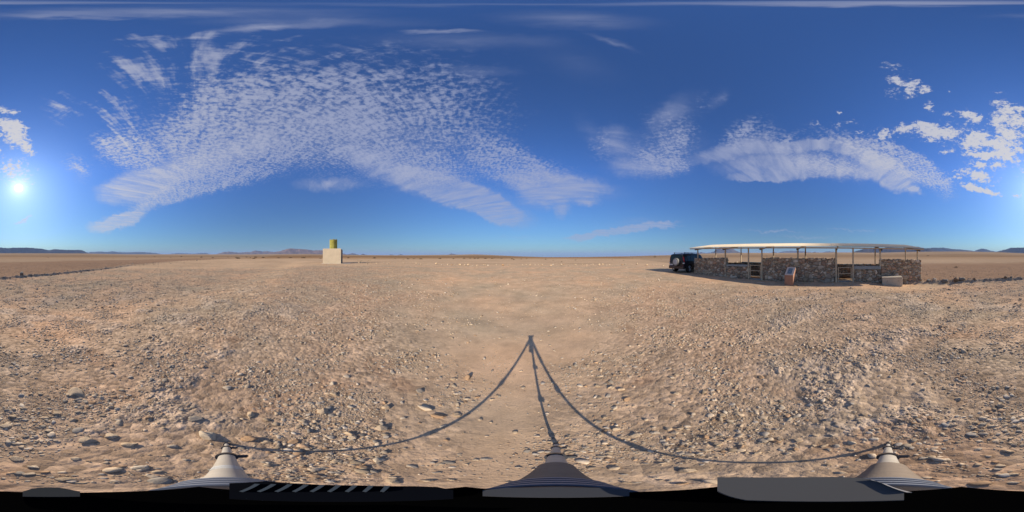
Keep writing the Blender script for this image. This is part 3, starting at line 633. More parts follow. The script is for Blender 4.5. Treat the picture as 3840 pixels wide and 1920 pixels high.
def worley(p, seed, cell):
    q = p/cell; b = np.floor(q).astype(np.int64); d1 = np.full(len(p), 9.0); d2 = np.full(len(p), 9.0); idn = np.zeros(len(p), np.int64)
    for ox in (-1, 0, 1):
        for oy in (-1, 0, 1):
            for oz in (-1, 0, 1):
                cx_ = b[:, 0]+ox; cy_ = b[:, 1]+oy; cz_ = b[:, 2]+oz
                h0 = _h(cx_*7+cz_*131, cy_*3+cz_*17, seed); h1 = _h(cx_+cz_*57, cy_-cz_*91, seed+1); h2 = _h(cx_-cz_*23, cy_+cz_*41, seed+2)
                ax = cx_+.12+.76*h0/4294967296; ay = cy_+.12+.76*h1/4294967296; az = cz_+.12+.76*h2/4294967296
                d = np.sqrt((q[:, 0]-ax)**2+(q[:, 1]-ay)**2+(q[:, 2]-az)**2)
                n1_ = d < d1; d2 = np.where(n1_, d1, np.minimum(d2, d)); idn = np.where(n1_, h0, idn); d1 = np.where(n1_, d, d1)
    return d1, d2, idn
def stone_wall(name, s0, s1, t0, t1, zb, zt, seed, parent, res=.026, droop=None, shade=1.0):
    """dry stone wall; zb, zt are (left,right) heights"""
    Ls, Lt, Lz = s1-s0, t1-t0, 1.0; ns = max(2, int(Ls/res)); ntt = max(2, int(Lt/res/1.3)); nz = max(4, int((max(zt)-min(zb))/res))
    us = np.linspace(0, 1, ns+1); ut = np.linspace(0, 1, ntt+1); uz = np.linspace(0, 1, nz+1)
    faces = []; verts = []; norms = []
    def grid(U, V, fn, n, flip):
        A_, B_ = np.meshgrid(U, V, indexing='ij'); pts = fn(A_.ravel(), B_.ravel()); base = sum(len(v) for v in verts)
        verts.append(pts); norms.append(np.tile(n, (len(pts), 1)))
        nu, nv_ = len(U), len(V); i = (np.arange(nu-1)[:, None]*nv_+np.arange(nv_-1)[None]).ravel()+base
        f = np.stack([i, i+nv_, i+nv_+1, i+1], 1); faces.append(f[:, ::-1] if flip else f)
    o1 = np.ones
    grid(us, uz, lambda a, b: np.stack([a, 0*a, b], 1), (0,-1,0), False); grid(us, uz, lambda a, b: np.stack([a, 0*a+1, b], 1), (0,1,0), True)
    grid(us, ut, lambda a, b: np.stack([a, b, 0*a+1], 1), (0,0,1), False)
    grid(ut, uz, lambda a, b: np.stack([0*a, a, b], 1), (-1,0,0), True); grid(ut, uz, lambda a, b: np.stack([0*a+1, a, b], 1), (1,0,0), False)
    V_ = np.concatenate(verts); N_ = np.concatenate(norms).astype(float); F_ = np.concatenate(faces)
    key = np.round(V_*20000).astype(np.int64); _, idx, invv = np.unique(key, axis=0, return_index=True, return_inverse=True); invv = invv.ravel()
    Vu = V_[idx]; Nu = np.zeros_like(Vu); np.add.at(Nu, invv, N_); Nu /= np.linalg.norm(Nu, axis=1)[:, None]; F_ = invv[F_]
    zb_ = zb[0]+(zb[1]-zb[0])*Vu[:, 0]; zt_ = zt[0]+(zt[1]-zt[0])*Vu[:, 0]
    P_ = np.stack([s0+Ls*Vu[:, 0], t0+Lt*Vu[:, 1], zb_+(zt_-zb_)*Vu[:, 2]], 1)
    warp = .035*np.stack([fbm(P_[:, 0]*4, P_[:, 2]*4+P_[:, 1], 2, seed), 0*P_[:, 0], fbm(P_[:, 0]*4+9, P_[:, 2]*4-P_[:, 1], 2, seed+3)], 1)
    big = worley(P_+warp, seed, np.array([.34, .34, .25])); sml = worley(P_+warp*1.5, seed+50, np.array([.22, .22, .14]))
    pick = fbm(P_[:, 0]*1.3, P_[:, 2]*2.2, 2, seed+7) > .02
    d1 = np.where(pick, big[0], sml[0]); d2 = np.where(pick, big[1], sml[1]); idn = np.where(pick, big[2], sml[2])
    gap = smooth(.02, .17, d2-d1)
    rnd = (idn % 1000)/1000.0
    disp = -.045 + .058*gap + .022*rnd*gap - .02*d1**2
    topm = (Vu[:, 2] > .985); disp = np.where(topm, disp+.036*(rnd-.5)*2, disp)
    P_ = P_ + Nu*disp[:, None]
    col = WC[(idn//1000) % len(WC)]*np.array([1.3,1.2,1.05])*(.8+.4*rnd[:, None])*shade*(.72+.28*gap[:, None])
    o = mesh_np(name, loc_pts(P_), F_, M_wall, parent, False, {'tint': ('FLOAT_COLOR', np.clip(col, .01, 1))}); return o
def zg(s, t=0.0):
    p = SP(s, t); return float(macro([p.x], [p.y])[0])
sL, sR = s_at(2604), s_at(3455)
sw = s_at(2720); sd0, sd1 = s_at(2806), s_at(2858); se0, se1 = s_at(3133), s_at(3200); sr0 = s_at(3304)
TH = .42
stone_wall('stone_wall', sL, sw, 0, TH, (zg(sL)-.1, zg(sw)-.1), (z_at(2604,969), z_at(2720,968.5)), 5, shelter)
stone_wall('stone_wall', sw+.01, sd0, .02, TH, (zg(sw)-.1, zg(sd0)-.1), (z_at(2722,999), z_at(2806,1001)), 15, shelter)
stone_wall('stone_wall', sd1, se0, 0, TH, (zg(sd1)-.1, zg(se0)-.1), (z_at(2858,967.5), z_at(3133,970.5)), 25, shelter)
stone_wall('stone_wall', se1, sr0-.01, .02, TH, (zg(se1)-.15, zg(sr0)-.15), (z_at(3200,1009), z_at(3300,1009)), 35, shelter)
stone_wall('stone_wall', sr0, sR, 0, TH, (zg(sr0)-.15, zg(sR)-.15), (z_at(3305,973.5), z_at(3455,975.5)), 45, shelter)
TB = 2.25
stone_wall('rear_wall', sL, sR, TB, TB+TH, (zg(sL)-.1, zg(sR)-.2), (1.12, .97), 55, shelter, .034)
stone_wall('side_wall', sL+.0, sL+TH, TH+.02, TB-.02, (zg(sL)-.1, zg(sL)-.1), (1.42, 1.42), 65, shelter, .034)
stone_wall('side_wall', sR-TH, sR, TH+.02, TB-.02, (zg(sR)-.2, zg(sR)-.2), (1.33, 1.33), 75, shelter, .034)
M_conc = material('grey_plaster', (.30,.31,.29), .85, var=.15, scale=5, bump=.002, bscale=50)
M_wood = material('weathered_timber', (.56,.44,.29), .8, var=.22, scale=9, bump=.002, bscale=40, spec=.2)
M_beam = material('tan_fascia', (.52,.38,.24), .8, var=.12, scale=5)
M_dark = material('dark_timber', (.10,.075,.055), .85, var=.2, scale=9)
M_roof = material('cream_corrugated_sheet', (.70,.57,.39), .9, var=.07, scale=2, spec=.05)
def sbox(name, s0, s1, t0, t1, z0, z1, mat, parent=shelter, b=.008, z01=None, z11=None):
    m = MB(); m.bbox(s0, s1, t0, t1, z0, z1, b, ML)
    return m.build(name, mat, parent)
def slab(name, pxa, pxb, pya, pyb, h, t0, t1, mat):
    a, b_ = s_at(pxa), s_at(pxb); za, zb_ = z_at(pxa, pya), z_at(pxb, pyb)
    m = MB(); m.add([(s, t, z) for (s, zz_) in ((a, za), (b_, zb_)) for t in (t0, t1) for z in (zz_-h, zz_)], [(0,1,3,2),(4,6,7,5),(0,4,5,1),(2,3,7,6),(1,5,7,3),(0,2,6,4)], ML)
    return m.build(name, mat, shelter)
slab('coping', 2724, 2804, 991.5, 993.0, .13, -.03, TH+.03, M_conc)
slab('coping', 3203, 3303, 998, 998.5, .20, -.05, TH+.03, M_conc)
ca = MB(); ca.add([(s, t, z) for (s, z1) in ((sw+.2, 1.17), (sr0-.05, 1.02)) for t in (TB-.03, TB+TH+.03) for z in (z1-.07, z1)], [(0,1,3,2),(4,6,7,5),(0,4,5,1),(2,3,7,6),(1,5,7,3),(0,2,6,4)], ML)
ca.build('rear_coping', M_conc, shelter)
# posts, rafters, roof
eave = lambda s: float(np.interp(s, [sL-.3, s_at(2860), s_at(3130), sR+.3], [2.40, 2.29, 2.25, 2.24]))
EAVE_T, BACK_T, RISE = -.38, TB+TH+.25, .45
roofz = lambda s, t: eave(s) + RISE*(t-EAVE_T)/(BACK_T-EAVE_T)
def post(px_, t, zb, w=.09, lean=0.0):
    s = s_at(px_, t); m = MB(); zt = roofz(s, t)-.12
    n = 10; vs = []
    m.tube(ML @ Vector((s, t, zb)), ML @ Vector((s+lean, t, zt)), w*.52, w*.48, 10)
    return m.build('post', M_wood, shelter, True)
for (px_, foot, w, tt) in ((2617, 1.2, .11, .2), (2720, .0, .13, .06), (2807, .0, .11, -.04), (2857, .0, .11, -.04), (2992, 1.2, .11, .2), (3136, .0, .13, -.06), (3199, .0, .11, -.04), (3301, .9, .11, .03), (3440, 1.1, .11, .2)):
    post(px_, tt, foot-(.5 if foot == 0 else 0), w, random.uniform(-.01, .01))
for px_ in (2684, 2779, 2900, 3020, 3282, 3395): post(px_, TB+.15, .7, .10, random.uniform(-.015, .015))
for (pf, pb) in ((2617, 2684), (2721, 2779), (2857, 2900), (2992, 3020), (3136, 3145), (3301, 3282), (3440, 3395)):
    s0, s1 = s_at(pf, .05), s_at(pb, TB+.15)
    a = Vector((s0, EAVE_T+.06, roofz(s0, EAVE_T)-.16)); b_ = Vector((s1, BACK_T-.1, roofz(s1, BACK_T)-.16))
    m = MB(); d = (b_-a).normalized(); w_ = Vector((1, 0, 0))*.035; up = Vector((0, 0, .05))
    m.add([tuple(p+sx*w_+sz*up) for p in (a, b_) for sx in (-1, 1) for sz in (-1, 1)], [(0,1,3,2),(4,6,7,5),(0,4,5,1),(2,3,7,6),(1,5,7,3),(0,2,6,4)], ML)
    m.build('rafter', M_dark, shelter)
def eave_beam(name, t, dz, h, w, mat):
    ss = np.linspace(sL-.28, sR+.0, 12); m = MB(); vs = []
    for s in ss:
        z = roofz(s, t)+dz; vs += [(s, t, z-h), (s, t, z), (s, t+w, z-h), (s, t+w, z)]
    fs = [(0,1,3,2), tuple(4*11+i for i in (0,2,3,1))]
    for i in range(11):
        a_ = 4*i; fs += [(a_, a_+4, a_+5, a_+1), (a_+2, a_+3, a_+7, a_+6), (a_+1, a_+5, a_+7, a_+3), (a_, a_+2, a_+6, a_+4)]
    m.add(vs, fs, ML); return m.build(name, mat, shelter)
eave_beam('fascia', EAVE_T+.05, -.035, .085, .045, M_beam); eave_beam('purlin', 1.2, -.04, .07, .05, M_dark); eave_beam('purlin', TB+.15, -.04, .09, .06, M_dark)
def roof_sheet(sa, sb, lift, name='roof_sheet', skew=0.0):
    pitch = .076; n = int((sb-sa)/pitch*8); ss = np.linspace(sa, sb, n+1); wv = .011*np.sin(ss/pitch*2*math.pi)
    rows = np.array([EAVE_T, .6, 1.4, BACK_T]); P_ = []
    for t in rows:
        z = np.array([roofz(s, t) for s in ss]) + wv + lift + .01
        P_.append(np.stack([ss+skew*(t-EAVE_T), 0*ss+t, z], 1))
    P_ = np.concatenate(P_); k_ = n+1
    i = (np.arange(3)[:, None]*k_+np.arange(n)[None]).ravel(); f = np.stack([i, i+1, i+k_+1, i+k_], 1)
    o = mesh_np(name, loc_pts(P_), f, M_roof, shelter, True)
    md = o.modifiers.new('thick', 'SOLIDIFY'); md.thickness = .002; return o
sj = s_at(3121, EAVE_T)
roof_sheet(sL-.35, sj+.06, 0.0); roof_sheet(sj, sR+.05, .014, skew=.02)
# gates
def gate(pa, pb, zs, z0):
    s0, s1 = s_at(pa, -.02), s_at(pb, -.02)
    g = MB(); g.bbox(s0, s0+.05, -.05, 0, z0, zs[0]+.05, .004, ML); o = g.build('gate', M_wood, shelter)
    g = MB(); g.bbox(s1-.05, s1, -.05, 0, z0, zs[0]+.05, .004, ML); g.build('stile', M_wood, o)
    for z in zs:
        m = MB(); m.tube(ML @ Vector((s0+.05, -.025, z)), ML @ Vector((s1-.05, -.025, z)), .022, n=8)
        q = m.build('rail', M_wood, o, True)
    return o
gate(2812, 2853, (1.03, .66, .28), .12); gate(3143, 3193, (.93, .55, .12), .0)
sbox('door_sill', se0+.08, se1-.08, .0, .34, zg(se0)-.1, zg(se0)+.035, M_conc)
sbox('door_sill', sd0+.08, sd1-.08, .0, .34, zg(sd0)-.1, zg(sd0)+.06, M_conc)

# concrete bench block against the wall
M_blk = material('pale_concrete', (.52,.43,.31), .85, var=.14, scale=3, bump=.003, bscale=40)
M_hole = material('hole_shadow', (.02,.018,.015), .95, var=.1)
def az_frame(x, y, z, az):
    """local x to the right as seen from the front, local y away from the viewer; az = heading of the away axis"""
    return Matrix(((math.cos(az), math.sin(az), 0, x), (-math.sin(az), math.cos(az), 0, y), (0, 0, 1, z), (0, 0, 0, 1)))
bx0, by0, bz0, br = hit(3347, 1072)
bench = empty('concrete_bench', (bx0, by0, bz0), -(px_lon(3347)-R(7))); tag(bench, 'low pale concrete block bench against the right stone wall', 'bench')
wB = 2*br*math.tan(R(74/10.667/2))*1.04
m = MB(); m.bbox(-wB/2, wB/2, 0, .78, -.05, .50, .012); m.build('block', M_blk, bench)
m = MB(); m.bbox(-wB/2-.015, wB/2+.015, -.015, .80, .502, .545, .008); m.build('seat', M_blk, bench)
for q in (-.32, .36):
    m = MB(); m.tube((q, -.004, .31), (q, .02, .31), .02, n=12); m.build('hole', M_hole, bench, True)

# information stand
M_clay = material('red_brown_cement', (.36,.19,.12), .85, var=.12, scale=5, bump=.002, bscale=60)
M_plq = material('engraved_metal_plate', (.17,.20,.21), .5, metal=.0, var=.7, scale=16, detail=8)
M_claypale = material('worn_cement_edge', (.66,.50,.38), .85, var=.12, scale=8)
ix, iy, iz, ir = hit(2958, 1071)
st = empty('information_stand', (ix, iy, iz), -(px_lon(2958)+R(24))); tag(st, 'leaning reddish cement stand with an engraved metal plate on its sloping top', 'information stand')
prof = [(0, -.05), (-.0, .60), (.40, 1.02), (.42, .90), (.12, -.05)]
w2 = .26; n = len(prof)
m = MB(); m.add([(sx*w2, y, z) for sx in (-1, 1) for (y, z) in prof], [tuple(range(n)), tuple(range(n, 2*n))[::-1]]+[(i, i+n, (i+1) % n+n, (i+1) % n) for i in range(n)])
m.build('body', M_clay, st)
def on_slope(u, v, off):      # u across -1..1, v 0..1 up the slope
    y = .40*v; z = .60+.42*v; nrm = Vector((0, -.42, .40)).normalized()
    return tuple(Vector((u*w2, y, z))+nrm*off)
m = MB(); m.add([on_slope(u, v, o) for o in (.001, .008) for (u, v) in ((-1,0),(1,0),(1,1),(-1,1))], [(0,1,2,3),(4,5,6,7)]+[(i, (i+1) % 4, (i+1) % 4+4, i+4) for i in range(4)]); m.build('top_slab', M_claypale, st)
m = MB(); m.add([on_slope(u, v, o) for o in (.009, .018) for (u, v) in ((-.55,.16),(.55,.16),(.55,.84),(-.55,.84))], [(0,1,2,3),(4,5,6,7)]+[(i, (i+1) % 4, (i+1) % 4+4, i+4) for i in range(4)]); plq = m.build('plaque', M_plq, st)
# a pale stick and a flat stone on the shaded apron
sx0, sy0, sz0, _ = hit(2840, 1062); sx1, sy1, sz1, _ = hit(2868, 1063)
m = MB(); m.tube((sx0, sy0, sz0+.03), ((sx0+sx1)/2, (sy0+sy1)/2, sz0+.055), .018, .022, 8); m.tube(((sx0+sx1)/2, (sy0+sy1)/2, sz0+.055), (sx1, sy1, sz1+.03), .022, .012, 8)
tag(m.build('stick', M_claypale, None, True), 'pale bleached stick lying before the left gate', 'stick')
x_, y_, z_, r_ = hit(3122, 1066); put_rock(x_, y_, .3, 3, 'stones lying round the tripod', 'flat grey stone on the shaded ground left of the right gate', .2, .4)

# ------------------------------------------------------------------ concrete block building with reed-clad tank
ox, oy, oz, orr = hit(1244.5, 989); AZB = px_lon(1244.5)+R(8)
blk = empty('toilet_block', (ox, oy, oz), -AZB); tag(blk, 'plain cream concrete block building standing alone on the plain', 'building')
Wb = 2*orr*math.tan(R(68/10.667/2))/math.cos(R(8)); Hb = CAM_H - oz + orr*math.tan(px_el(932))
M_cream = material('cream_plaster', (.60,.49,.34), .85, var=.10, scale=.8, bump=.002, bscale=20)
M_cream2 = material('greyer_plaster', (.40,.34,.28), .9, var=.2, scale=1.5)  # darker and greyer than the front wall's plaster
M_doorshade = material('doorway_shade', (.03,.025,.02), .9)
m = MB(); m.bbox(-Wb/2, Wb/2, 0, .24, -.1, Hb, .02); m.build('front_wall', M_cream, blk)
m = MB(); m.bbox(-Wb/2+.15, Wb/2-.12, .242, 4.0, -.1, Hb-.06, .02); m.build('wall', M_cream2, blk)
m = MB(); m.box(Wb/2-.16, Wb/2-.115, 2.5, 3.4, 0, 1.7); m.build('doorway_shade_panel', M_doorshade, blk)  # solid dark panel, painted for the shade inside the door opening
m = MB(); m.bbox(Wb/2-.10, Wb/2+.06, 3.5, 3.9, -.1, Hb-.1, .02); m.build('buttress', M_cream2, blk)
m = MB(); m.bbox(-Wb/2-.3, Wb/2+2.0, -.5, 4.6, -.3, .05, .01); m.build('apron', M_blk, blk)
tank = empty('reed_clad_tank', (0, 0, 0)); tag(tank, 'yellow green cylinder of upright reed stakes on top of the concrete block', 'water tank')
tl = px_lon(1250.3); tr_ = orr+1.9; tz = oz+Hb-.06; trr = tr_*math.tan(R(27/10.667/2)); thh = CAM_H-tz+tr_*math.tan(px_el(898))
tank.location = (tr_*math.sin(tl), tr_*math.cos(tl), tz)
M_reed = material('yellow_green_reed', (.36,.33,.075), .85, var=.45, scale=4); M_tank = material('dark_tank', (.05,.06,.04), .6)
m = MB(); m.tube((0,0,0), (0,0,thh*.88), trr*.9, n=32); m.build('tank', M_tank, tank, True)
m = MB()
for i in range(54):
    a_ = 2*math.pi*i/54; h_ = thh*random.uniform(.90, 1.05); rr2 = trr*random.uniform(.95, 1.0)
    m.tube((rr2*math.cos(a_), rr2*math.sin(a_), .0), (rr2*math.cos(a_+random.uniform(-.03,.03)), rr2*math.sin(a_), h_), .075, .05, 6)
m.build('reed_cladding', M_reed, tank)

# ------------------------------------------------------------------ parked four wheel drive
CARF = R(100); cRx, cRy = 12.76, 7.30
fw = Vector((math.sin(CARF), math.cos(CARF), 0)); lf = Vector((math.sin(CARF-math.pi/2), math.cos(CARF-math.pi/2), 0))
orig = Vector((cRx, cRy, 0)) + lf*.94 + fw*2.35
car = empty('parked_car', (orig.x, orig.y, float(macro([orig.x], [orig.y])[0])+.02), math.atan2(fw.y, fw.x))
tag(car, 'black off-road wagon with spare wheel on its tail, parked by the shelter', 'car')
M_paint = material('black_car_paint', (.008,.008,.012), .3, var=.1, spec=.35, coat=.15); M_glass = material('dark_car_glass', (.006,.009,.009), .1, spec=.45)
M_trim = material('black_plastic_trim', (.03,.028,.028), .6); M_tyre = material('tyre_rubber', (.022,.02,.019), .85); M_chrome = material('chrome_alloy', (.55,.55,.56), .25, metal=1.0)
M_cover = material('dusty_grey_cover', (.20,.19,.17), .6, var=.12); M_covd = material('pale_cover_disc', (.42,.42,.42), .45); M_redl = material('red_lamp', (.45,.01,.015), .2, spec=.6); M_plate = material('number_plate', (.55,.56,.56), .5); M_lampw = material('clear_lamp', (.7,.7,.7), .2)
M_maroon = material('dust_maroon_bumper', (.055,.03,.025), .4, coat=.3)
# body loft: x back(-) to front(+), half width w at sill, belt, roof; heights
ST = [(-2.28,.62,.99,1.02,.80,.86,.74,.50),(-2.24,.42,1.02,1.72,.88,.90,.70,.45),(-2.05,.36,1.02,1.80,.92,.92,.72,.42),(-1.0,.34,1.03,1.84,.93,.93,.73,.42),(0.2,.34,1.03,1.84,.93,.93,.73,.42),
      (.75,.34,1.02,1.76,.93,.93,.71,.42),(1.30,.34,1.01,1.20,.93,.92,.80,.42),(1.42,.34,1.00,1.08,.93,.91,.82,.42),(2.05,.36,.93,1.00,.92,.88,.78,.42),(2.30,.42,.84,.90,.84,.80,.68,.45),(2.36,.55,.74,.78,.70,.68,.60,.55)]
m = MB(); ring = 14
for (xx, zs, zb_, zr, ws, wb, wr, zl) in ST:
    half = [(ws*.82, zs), (ws, zs+.10), (wb*1.0, (zs+zb_)/2+.05), (wb, zb_), (wb-(wb-wr)*.55, zb_+(zr-zb_)*.62), (wr, zr-.05 if zr-zb_ > .1 else zr-.02), (wr*.62, zr)]
    m.v += [(xx, -a_, b_) for a_, b_ in half] + [(xx, a_, b_) for a_, b_ in half[::-1]]
for k_ in range(len(ST)-1):
    for i in range(ring): m.f.append((k_*ring+i, k_*ring+(i+1) % ring, (k_+1)*ring+(i+1) % ring, (k_+1)*ring+i))
m.f += [tuple(range(ring)), tuple(range((len(ST)-1)*ring, len(ST)*ring))[::-1]]
body = m.build('body', M_paint, car, True)
def glass(name, pts, par=car, mat=M_glass, th=.012):
    c_ = [Vector(p) for p in pts]; nrm = (c_[1]-c_[0]).cross(c_[2]-c_[0]).normalized(); k_ = len(c_); m = MB()
    m.add([tuple(p-nrm*th) for p in c_]+[tuple(p+nrm*th) for p in c_], [tuple(range(k_)), tuple(range(k_, 2*k_))[::-1]]+[(i, (i+1) % k_, (i+1) % k_+k_, i+k_) for i in range(k_)])
    return m.build(name, mat, par)
for sg in (-1, 1):
    def sp(x_, z_):
        f_ = (z_-1.03)/(1.78-1.03); return (x_, sg*(.935-.175*f_), z_)
    glass('window', [sp(-2.02,1.10), sp(-1.22,1.10), sp(-1.22,1.62), sp(-1.90,1.62)])
    glass('window', [sp(-1.14,1.10), sp(-.22,1.10), sp(-.22,1.64), sp(-1.14,1.64)])
    glass('window', [sp(-.14,1.10), sp(.98,1.10), sp(.70,1.64), sp(-.14,1.66)])
    m = MB(); m.tube((-1.9, sg*.66, 1.895), (.55, sg*.66, 1.895), .018, n=8)
    for xq in (-1.8, -.65, .45): m.box(xq-.05, xq+.05, sg*.66-.018, sg*.66+.018, 1.80, 1.89)
    m.build('roof_rail', M_trim, car, True)
    tlm = MB(); tlm.add([(-2.262, sg*.80, .98), (-2.262, sg*.885, .98), (-2.24, sg*.80, 1.50), (-2.24, sg*.83, 1.50), (-2.13, sg*.925, .98), (-2.13, sg*.845, 1.50)], [(0,1,3,2),(1,4,5,3),(0,2,5,4),(0,4,1),(2,3,5)])
    tlm.build('tail_light', M_redl, car)
    m = MB(); m.bbox(-2.285, -2.13, sg*.87-.06, sg*.87+.065, .86, .955, .01); m.build('reversing_lamp', M_lampw, car)
    m = MB(); m.bbox(-2.31, -2.26, sg*.80-.09, sg*.80+.09, .60, .68, .01); m.build('reflector', M_redl, car)
glass('windscreen', [(.80,-.66,1.70),(.80,.66,1.70),(1.36,.80,1.14),(1.36,-.80,1.14)])
glass('rear_window', [(-2.262,-.68,1.12),(-2.262,.68,1.12),(-2.235,.62,1.62),(-2.235,-.62,1.62)], th=.016)
m = MB(); m.bbox(-2.38, -2.15, -.92, .92, .38, .66, .05); m.build('bumper', M_maroon, car)
m = MB(); m.bbox(-2.30, -2.272, .42, .80, .70, .82, .006); m.build('number_plate', M_plate, car)
m = MB(); m.tube((-2.42, .25, .36), (-2.2, .25, .36), .05, n=12); m.bbox(-2.46, -2.36, .12, .22, .30, .40, .01); m.build('tow_hook', M_chrome, car, True)
m = MB(); m.lathe([(0, .30), (.02, .355), (.20, .365), (.235, .33), (.24, .25)], (-2.285, -.10, 1.02), (-1, 0, 0), 32); sw_ = m.build('spare_wheel_cover', M_cover, car, True)
m = MB(); m.lathe([(.241, .25), (.256, .24), (.258, .05)], (-2.285, -.10, 1.02), (-1, 0, 0), 32); m.build('cover_disc', M_covd, sw_, True)
for sg in (-1, 1):
    m = MB(); m.bbox(1.02, 1.18, sg*1.0-.09, sg*1.0+.09, 1.08, 1.25, .03); m.build('mirror', M_paint, car)
    m = MB(); m.bbox(2.2, 2.37, sg*.66-.15, sg*.66+.15, .68, .84, .02); m.build('headlight', M_lampw, car)
    for xq in (-1.42, 1.40):
        m = MB(); nn = 18
        for i in range(nn):      # flared wheel arch
            a0, a1 = math.pi*i/nn, math.pi*(i+1)/nn
            vs = [(xq+math.cos(a_)*q, sg*y_, .42+math.sin(a_)*q) for a_ in (a0, a1) for q in (.44, .52) for y_ in (.90, .965)]
            m.add(vs, [(0,1,3,2),(4,6,7,5),(0,4,5,1),(2,3,7,6),(1,5,7,3),(0,2,6,4)])
        m.build('wheel_arch', M_trim, car)
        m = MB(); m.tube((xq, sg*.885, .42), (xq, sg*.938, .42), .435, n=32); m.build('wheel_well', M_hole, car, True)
        we = MB(); we.lathe([(-.12, .30), (-.12, .37), (-.09, .385), (.09, .385), (.12, .37), (.12, .26), (.06, .25)], (xq, sg*.84, .385), (0, sg, 0), 36)
        wh = we.build('wheel', M_tyre, car, True)
        m = MB(); c0 = Vector((xq, sg*.945, .385)); m.lathe([(.0, .06), (.018, .05)], c0, (0, sg, 0), 16)
        for i in range(6):
            a_ = 2*math.pi*i/6+.3; d_ = Vector((math.cos(a_), 0, math.sin(a_))); m.tube(c0+d_*.04, c0+d_*.235, .026, .034, 8)
        m.lathe([(-.03, .262), (.012, .262), (.014, .235), (-.03, .235)], c0, (0, sg, 0), 36)
        m.build('rim', M_chrome, wh, True)

# ------------------------------------------------------------------ tripod that carries the camera
tri = empty('tripod', (0, 0, 0)); tag(tri, 'silver three-legged camera tripod with black clamps standing under the viewpoint', 'tripod')
M_alu = material('brushed_aluminium', (.44,.39,.32), .55, metal=.1, var=.1, scale=20); M_foam = material('brown_grey_foam_grip', (.21,.165,.125), .95, var=.1, scale=60, bump=.001, bscale=300)
M_clamp = material('black_clamp_plastic', (.018,.018,.022), .35, spec=.5); M_nadir = material('nadir_black', (.0012,.0012,.0012), 1.0, spec=0.0, var=0.0)
M_bluegrey = material('blue_grey_metal', (.10,.12,.14), .5, metal=.3); M_ring = material('blue_silver_ring', (.17,.19,.23), .5, metal=.2); M_wht = material('white_ring', (.65,.65,.62), .6); M_greyarm = material('dark_grey_bracket', (.062,.060,.056), .8, var=.05)
for (px_, foam) in ((850, False), (2085, True), (3330, True)):
    lo = px_lon(px_); dr = Vector((math.sin(lo), math.cos(lo), 0)); side = Vector((math.cos(lo), -math.sin(lo), 0))
    zf = float(gh([.745*dr.x], [.745*dr.y])[0])
    Lp = lambda t: dr*(.745-.685*t) + Vector((0, 0, zf+(1.25-zf)*t))
    m = MB(); m.tube(Lp(.30), Lp(.63), .0127, n=20); leg = m.build('leg', M_alu, tri, True)
    m = MB(); m.tube(Lp(.02), Lp(.31), .0094, n=20); m.build('lower_tube', M_alu, leg, True)
    m = MB(); m.tube(Lp(.60), Lp(1.0), .0162, n=24); m.build('upper_tube', M_alu, leg, True)
    m = MB(); m.tube(Lp(-.005), Lp(.035), .014, .011, 16); m.tube(Lp(.05), Lp(.07), .016, n=16); m.build('rubber_foot', M_clamp, leg, True)
    for (t_, rr3) in ((.31, .0185), (.625, .0225)):
        m = MB(); m.tube(Lp(t_-.012), Lp(t_+.018), rr3, n=24)
        m.tube(Lp(t_+.004)-side*rr3*1.0, Lp(t_+.004)+side*rr3*1.7, .006, .008, 12)
        m.tube(Lp(t_-.02)+side*rr3*.8, Lp(t_-.006)+side*rr3*1.7, .006, .008, 12); m.build('clamp', M_clamp, leg, True)
        m = MB(); m.tube(Lp(t_-.026)+side*rr3*1.0, Lp(t_-.026)+side*rr3*1.6, .004, n=10); m.build('clamp_bolt', M_alu, leg, True)
    if foam:
        m = MB(); d_ = (Lp(1)-Lp(0)); Ln = d_.length
        m.lathe([(0, .0165), (.004, .0205), (.012, .0218), (Ln*.165, .0225), (Ln*.168, .0165)], Lp(.808), d_, 32); m.build('foam_grip', M_foam, leg, True)
    else:
        for tq in (.842, .848, .856, .864, .872):
            m = MB(); m.tube(Lp(tq), Lp(tq+.004), .0168, n=24, caps=False); m.build('printed_ring', M_wht, leg, True)
    m = MB()
    for q in range(4): m.tube(Lp(.978+q*.012), Lp(.984+q*.012), .025, n=28)
    m.build('collar', M_ring, leg, True)
    m = MB(); m.tube(Lp(.975), Lp(1.06), .0215, n=24); m.build('leg_joint', M_clamp, leg, True)
def plate(name, pts, z0, z1, mat, par):
    """pts: (photo x, photo y) outline seen from the camera at the height z1"""
    q = [((CAM_H-z1)*math.tan(math.pi/2+px_el(y))*math.sin(px_lon(x)), (CAM_H-z1)*math.tan(math.pi/2+px_el(y))*math.cos(px_lon(x))) for x, y in pts]; k_ = len(q)
    m = MB(); m.add([(a_, b_, z0) for a_, b_ in q]+[(a_, b_, z1) for a_, b_ in q], [tuple(range(k_))[::-1], tuple(range(k_, 2*k_))]+[(i, (i+1) % k_, (i+1) % k_+k_, i+k_) for i in range(k_)])
    return m.build(name, mat, par)
outline = []
for (xa, xb) in ((745,1745),(1745,2690),(2690,3605),(3605,745+3840)):
    for i in range(8):
        f_ = i/8; outline.append((xa+(xb-xa)*f_, 1825+22*math.sin(math.pi*f_)**.7))
hd = plate('nadir_plate', outline, 1.30, 1.385, M_nadir, tri)  # made-up black plate, outlined to fill the blank nadir
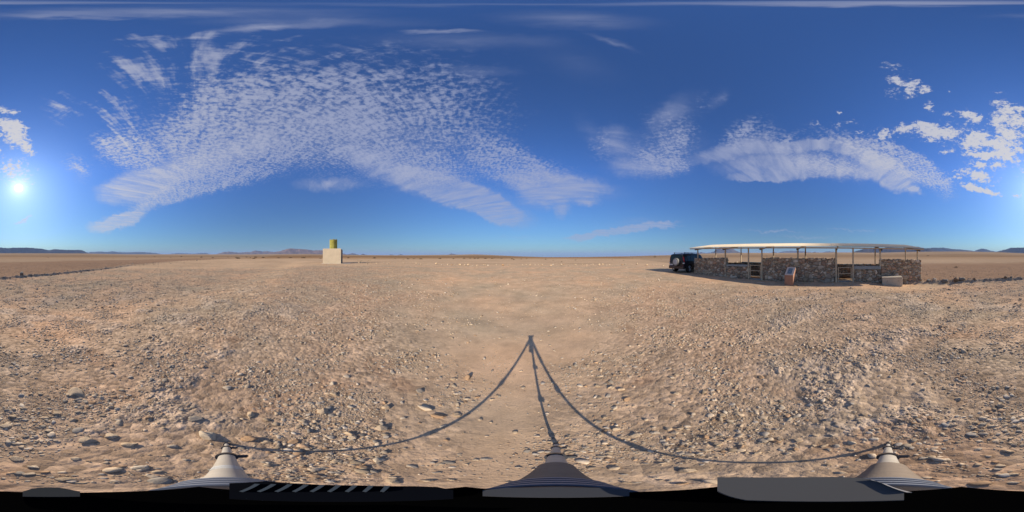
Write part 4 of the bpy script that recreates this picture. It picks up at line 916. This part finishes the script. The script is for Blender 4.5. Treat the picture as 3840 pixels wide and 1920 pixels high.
m = MB(); m.tube((0,0,1.12), (0,0,1.30), .03, n=24); m.build('centre_column', M_clamp, tri, True)
arm = plate('bracket_arm', [(2690,1790),(2760,1789),(2900,1790),(3000,1789),(3120,1788),(3200,1790),(3260,1796),(3300,1808),(3340,1826),(3390,1846),(3390,1875),(2800,1875),(2690,1840)], 1.392, 1.407, M_greyarm, tri)
plate('edge_strip', [(3264,1799),(3270,1799),(3322,1815),(3385,1838),(3420,1846),(3400,1846),(3340,1826),(3300,1808)], 1.400, 1.4095, M_alu, arm)
knob = plate('ribbed_knob', [(860,1812),(1000,1804),(1150,1815),(1350,1820),(1550,1823),(1640,1826),(1700,1838),(1700,1870),(860,1870)], 1.388, 1.396, material('dark_blue_knob', (.003,.0035,.005), .9, spec=.02), tri)
M_rib = material('dull_rib', (.04,.05,.055), .6)
for i in range(9):
    xa = 905+i*66; plate('rib', [(xa-8,1842),(xa+6,1845),(xa+70-i*5,1815+i*.9),(xa+50-i*5,1814+i*.9)], 1.3963, 1.3985, M_rib, knob)
plate('lens_knob', [(85,1843),(120,1832),(150,1828.5),(215,1828),(245,1832),(300,1843),(300,1862),(85,1862)], 1.388, 1.400, material('dark_green_glassy', (.03,.03,.025), .25), tri)
plate('ring_plate', [(1810,1838),(1900,1829),(2085,1826),(2270,1829),(2360,1838),(2360,1860),(1810,1860)], 1.386, 1.3885, material('ring_metal', (.045,.045,.045), .6), tri)

# ------------------------------------------------------------------ air
mh = bpy.data.materials.new('haze_air'); mh.use_nodes = True; mh.node_tree.nodes.clear(); t = NT(mh.node_tree)
vp = t.new('ShaderNodeVolumePrincipled'); vp.inputs['Color'].default_value = (.46,.64,1.0,1); vp.inputs['Density'].default_value = 5.5e-5; vp.inputs['Anisotropy'].default_value = 0.0
oo = t.new('ShaderNodeOutputMaterial'); t.l.new(vp.outputs[0], oo.inputs['Volume'])
m = MB(); m.box(-36000, 36000, -36000, 36000, -420, 620); hz = m.build('haze', mh); tag(hz, 'thin blue air haze over the whole desert', None, None, 'stuff')
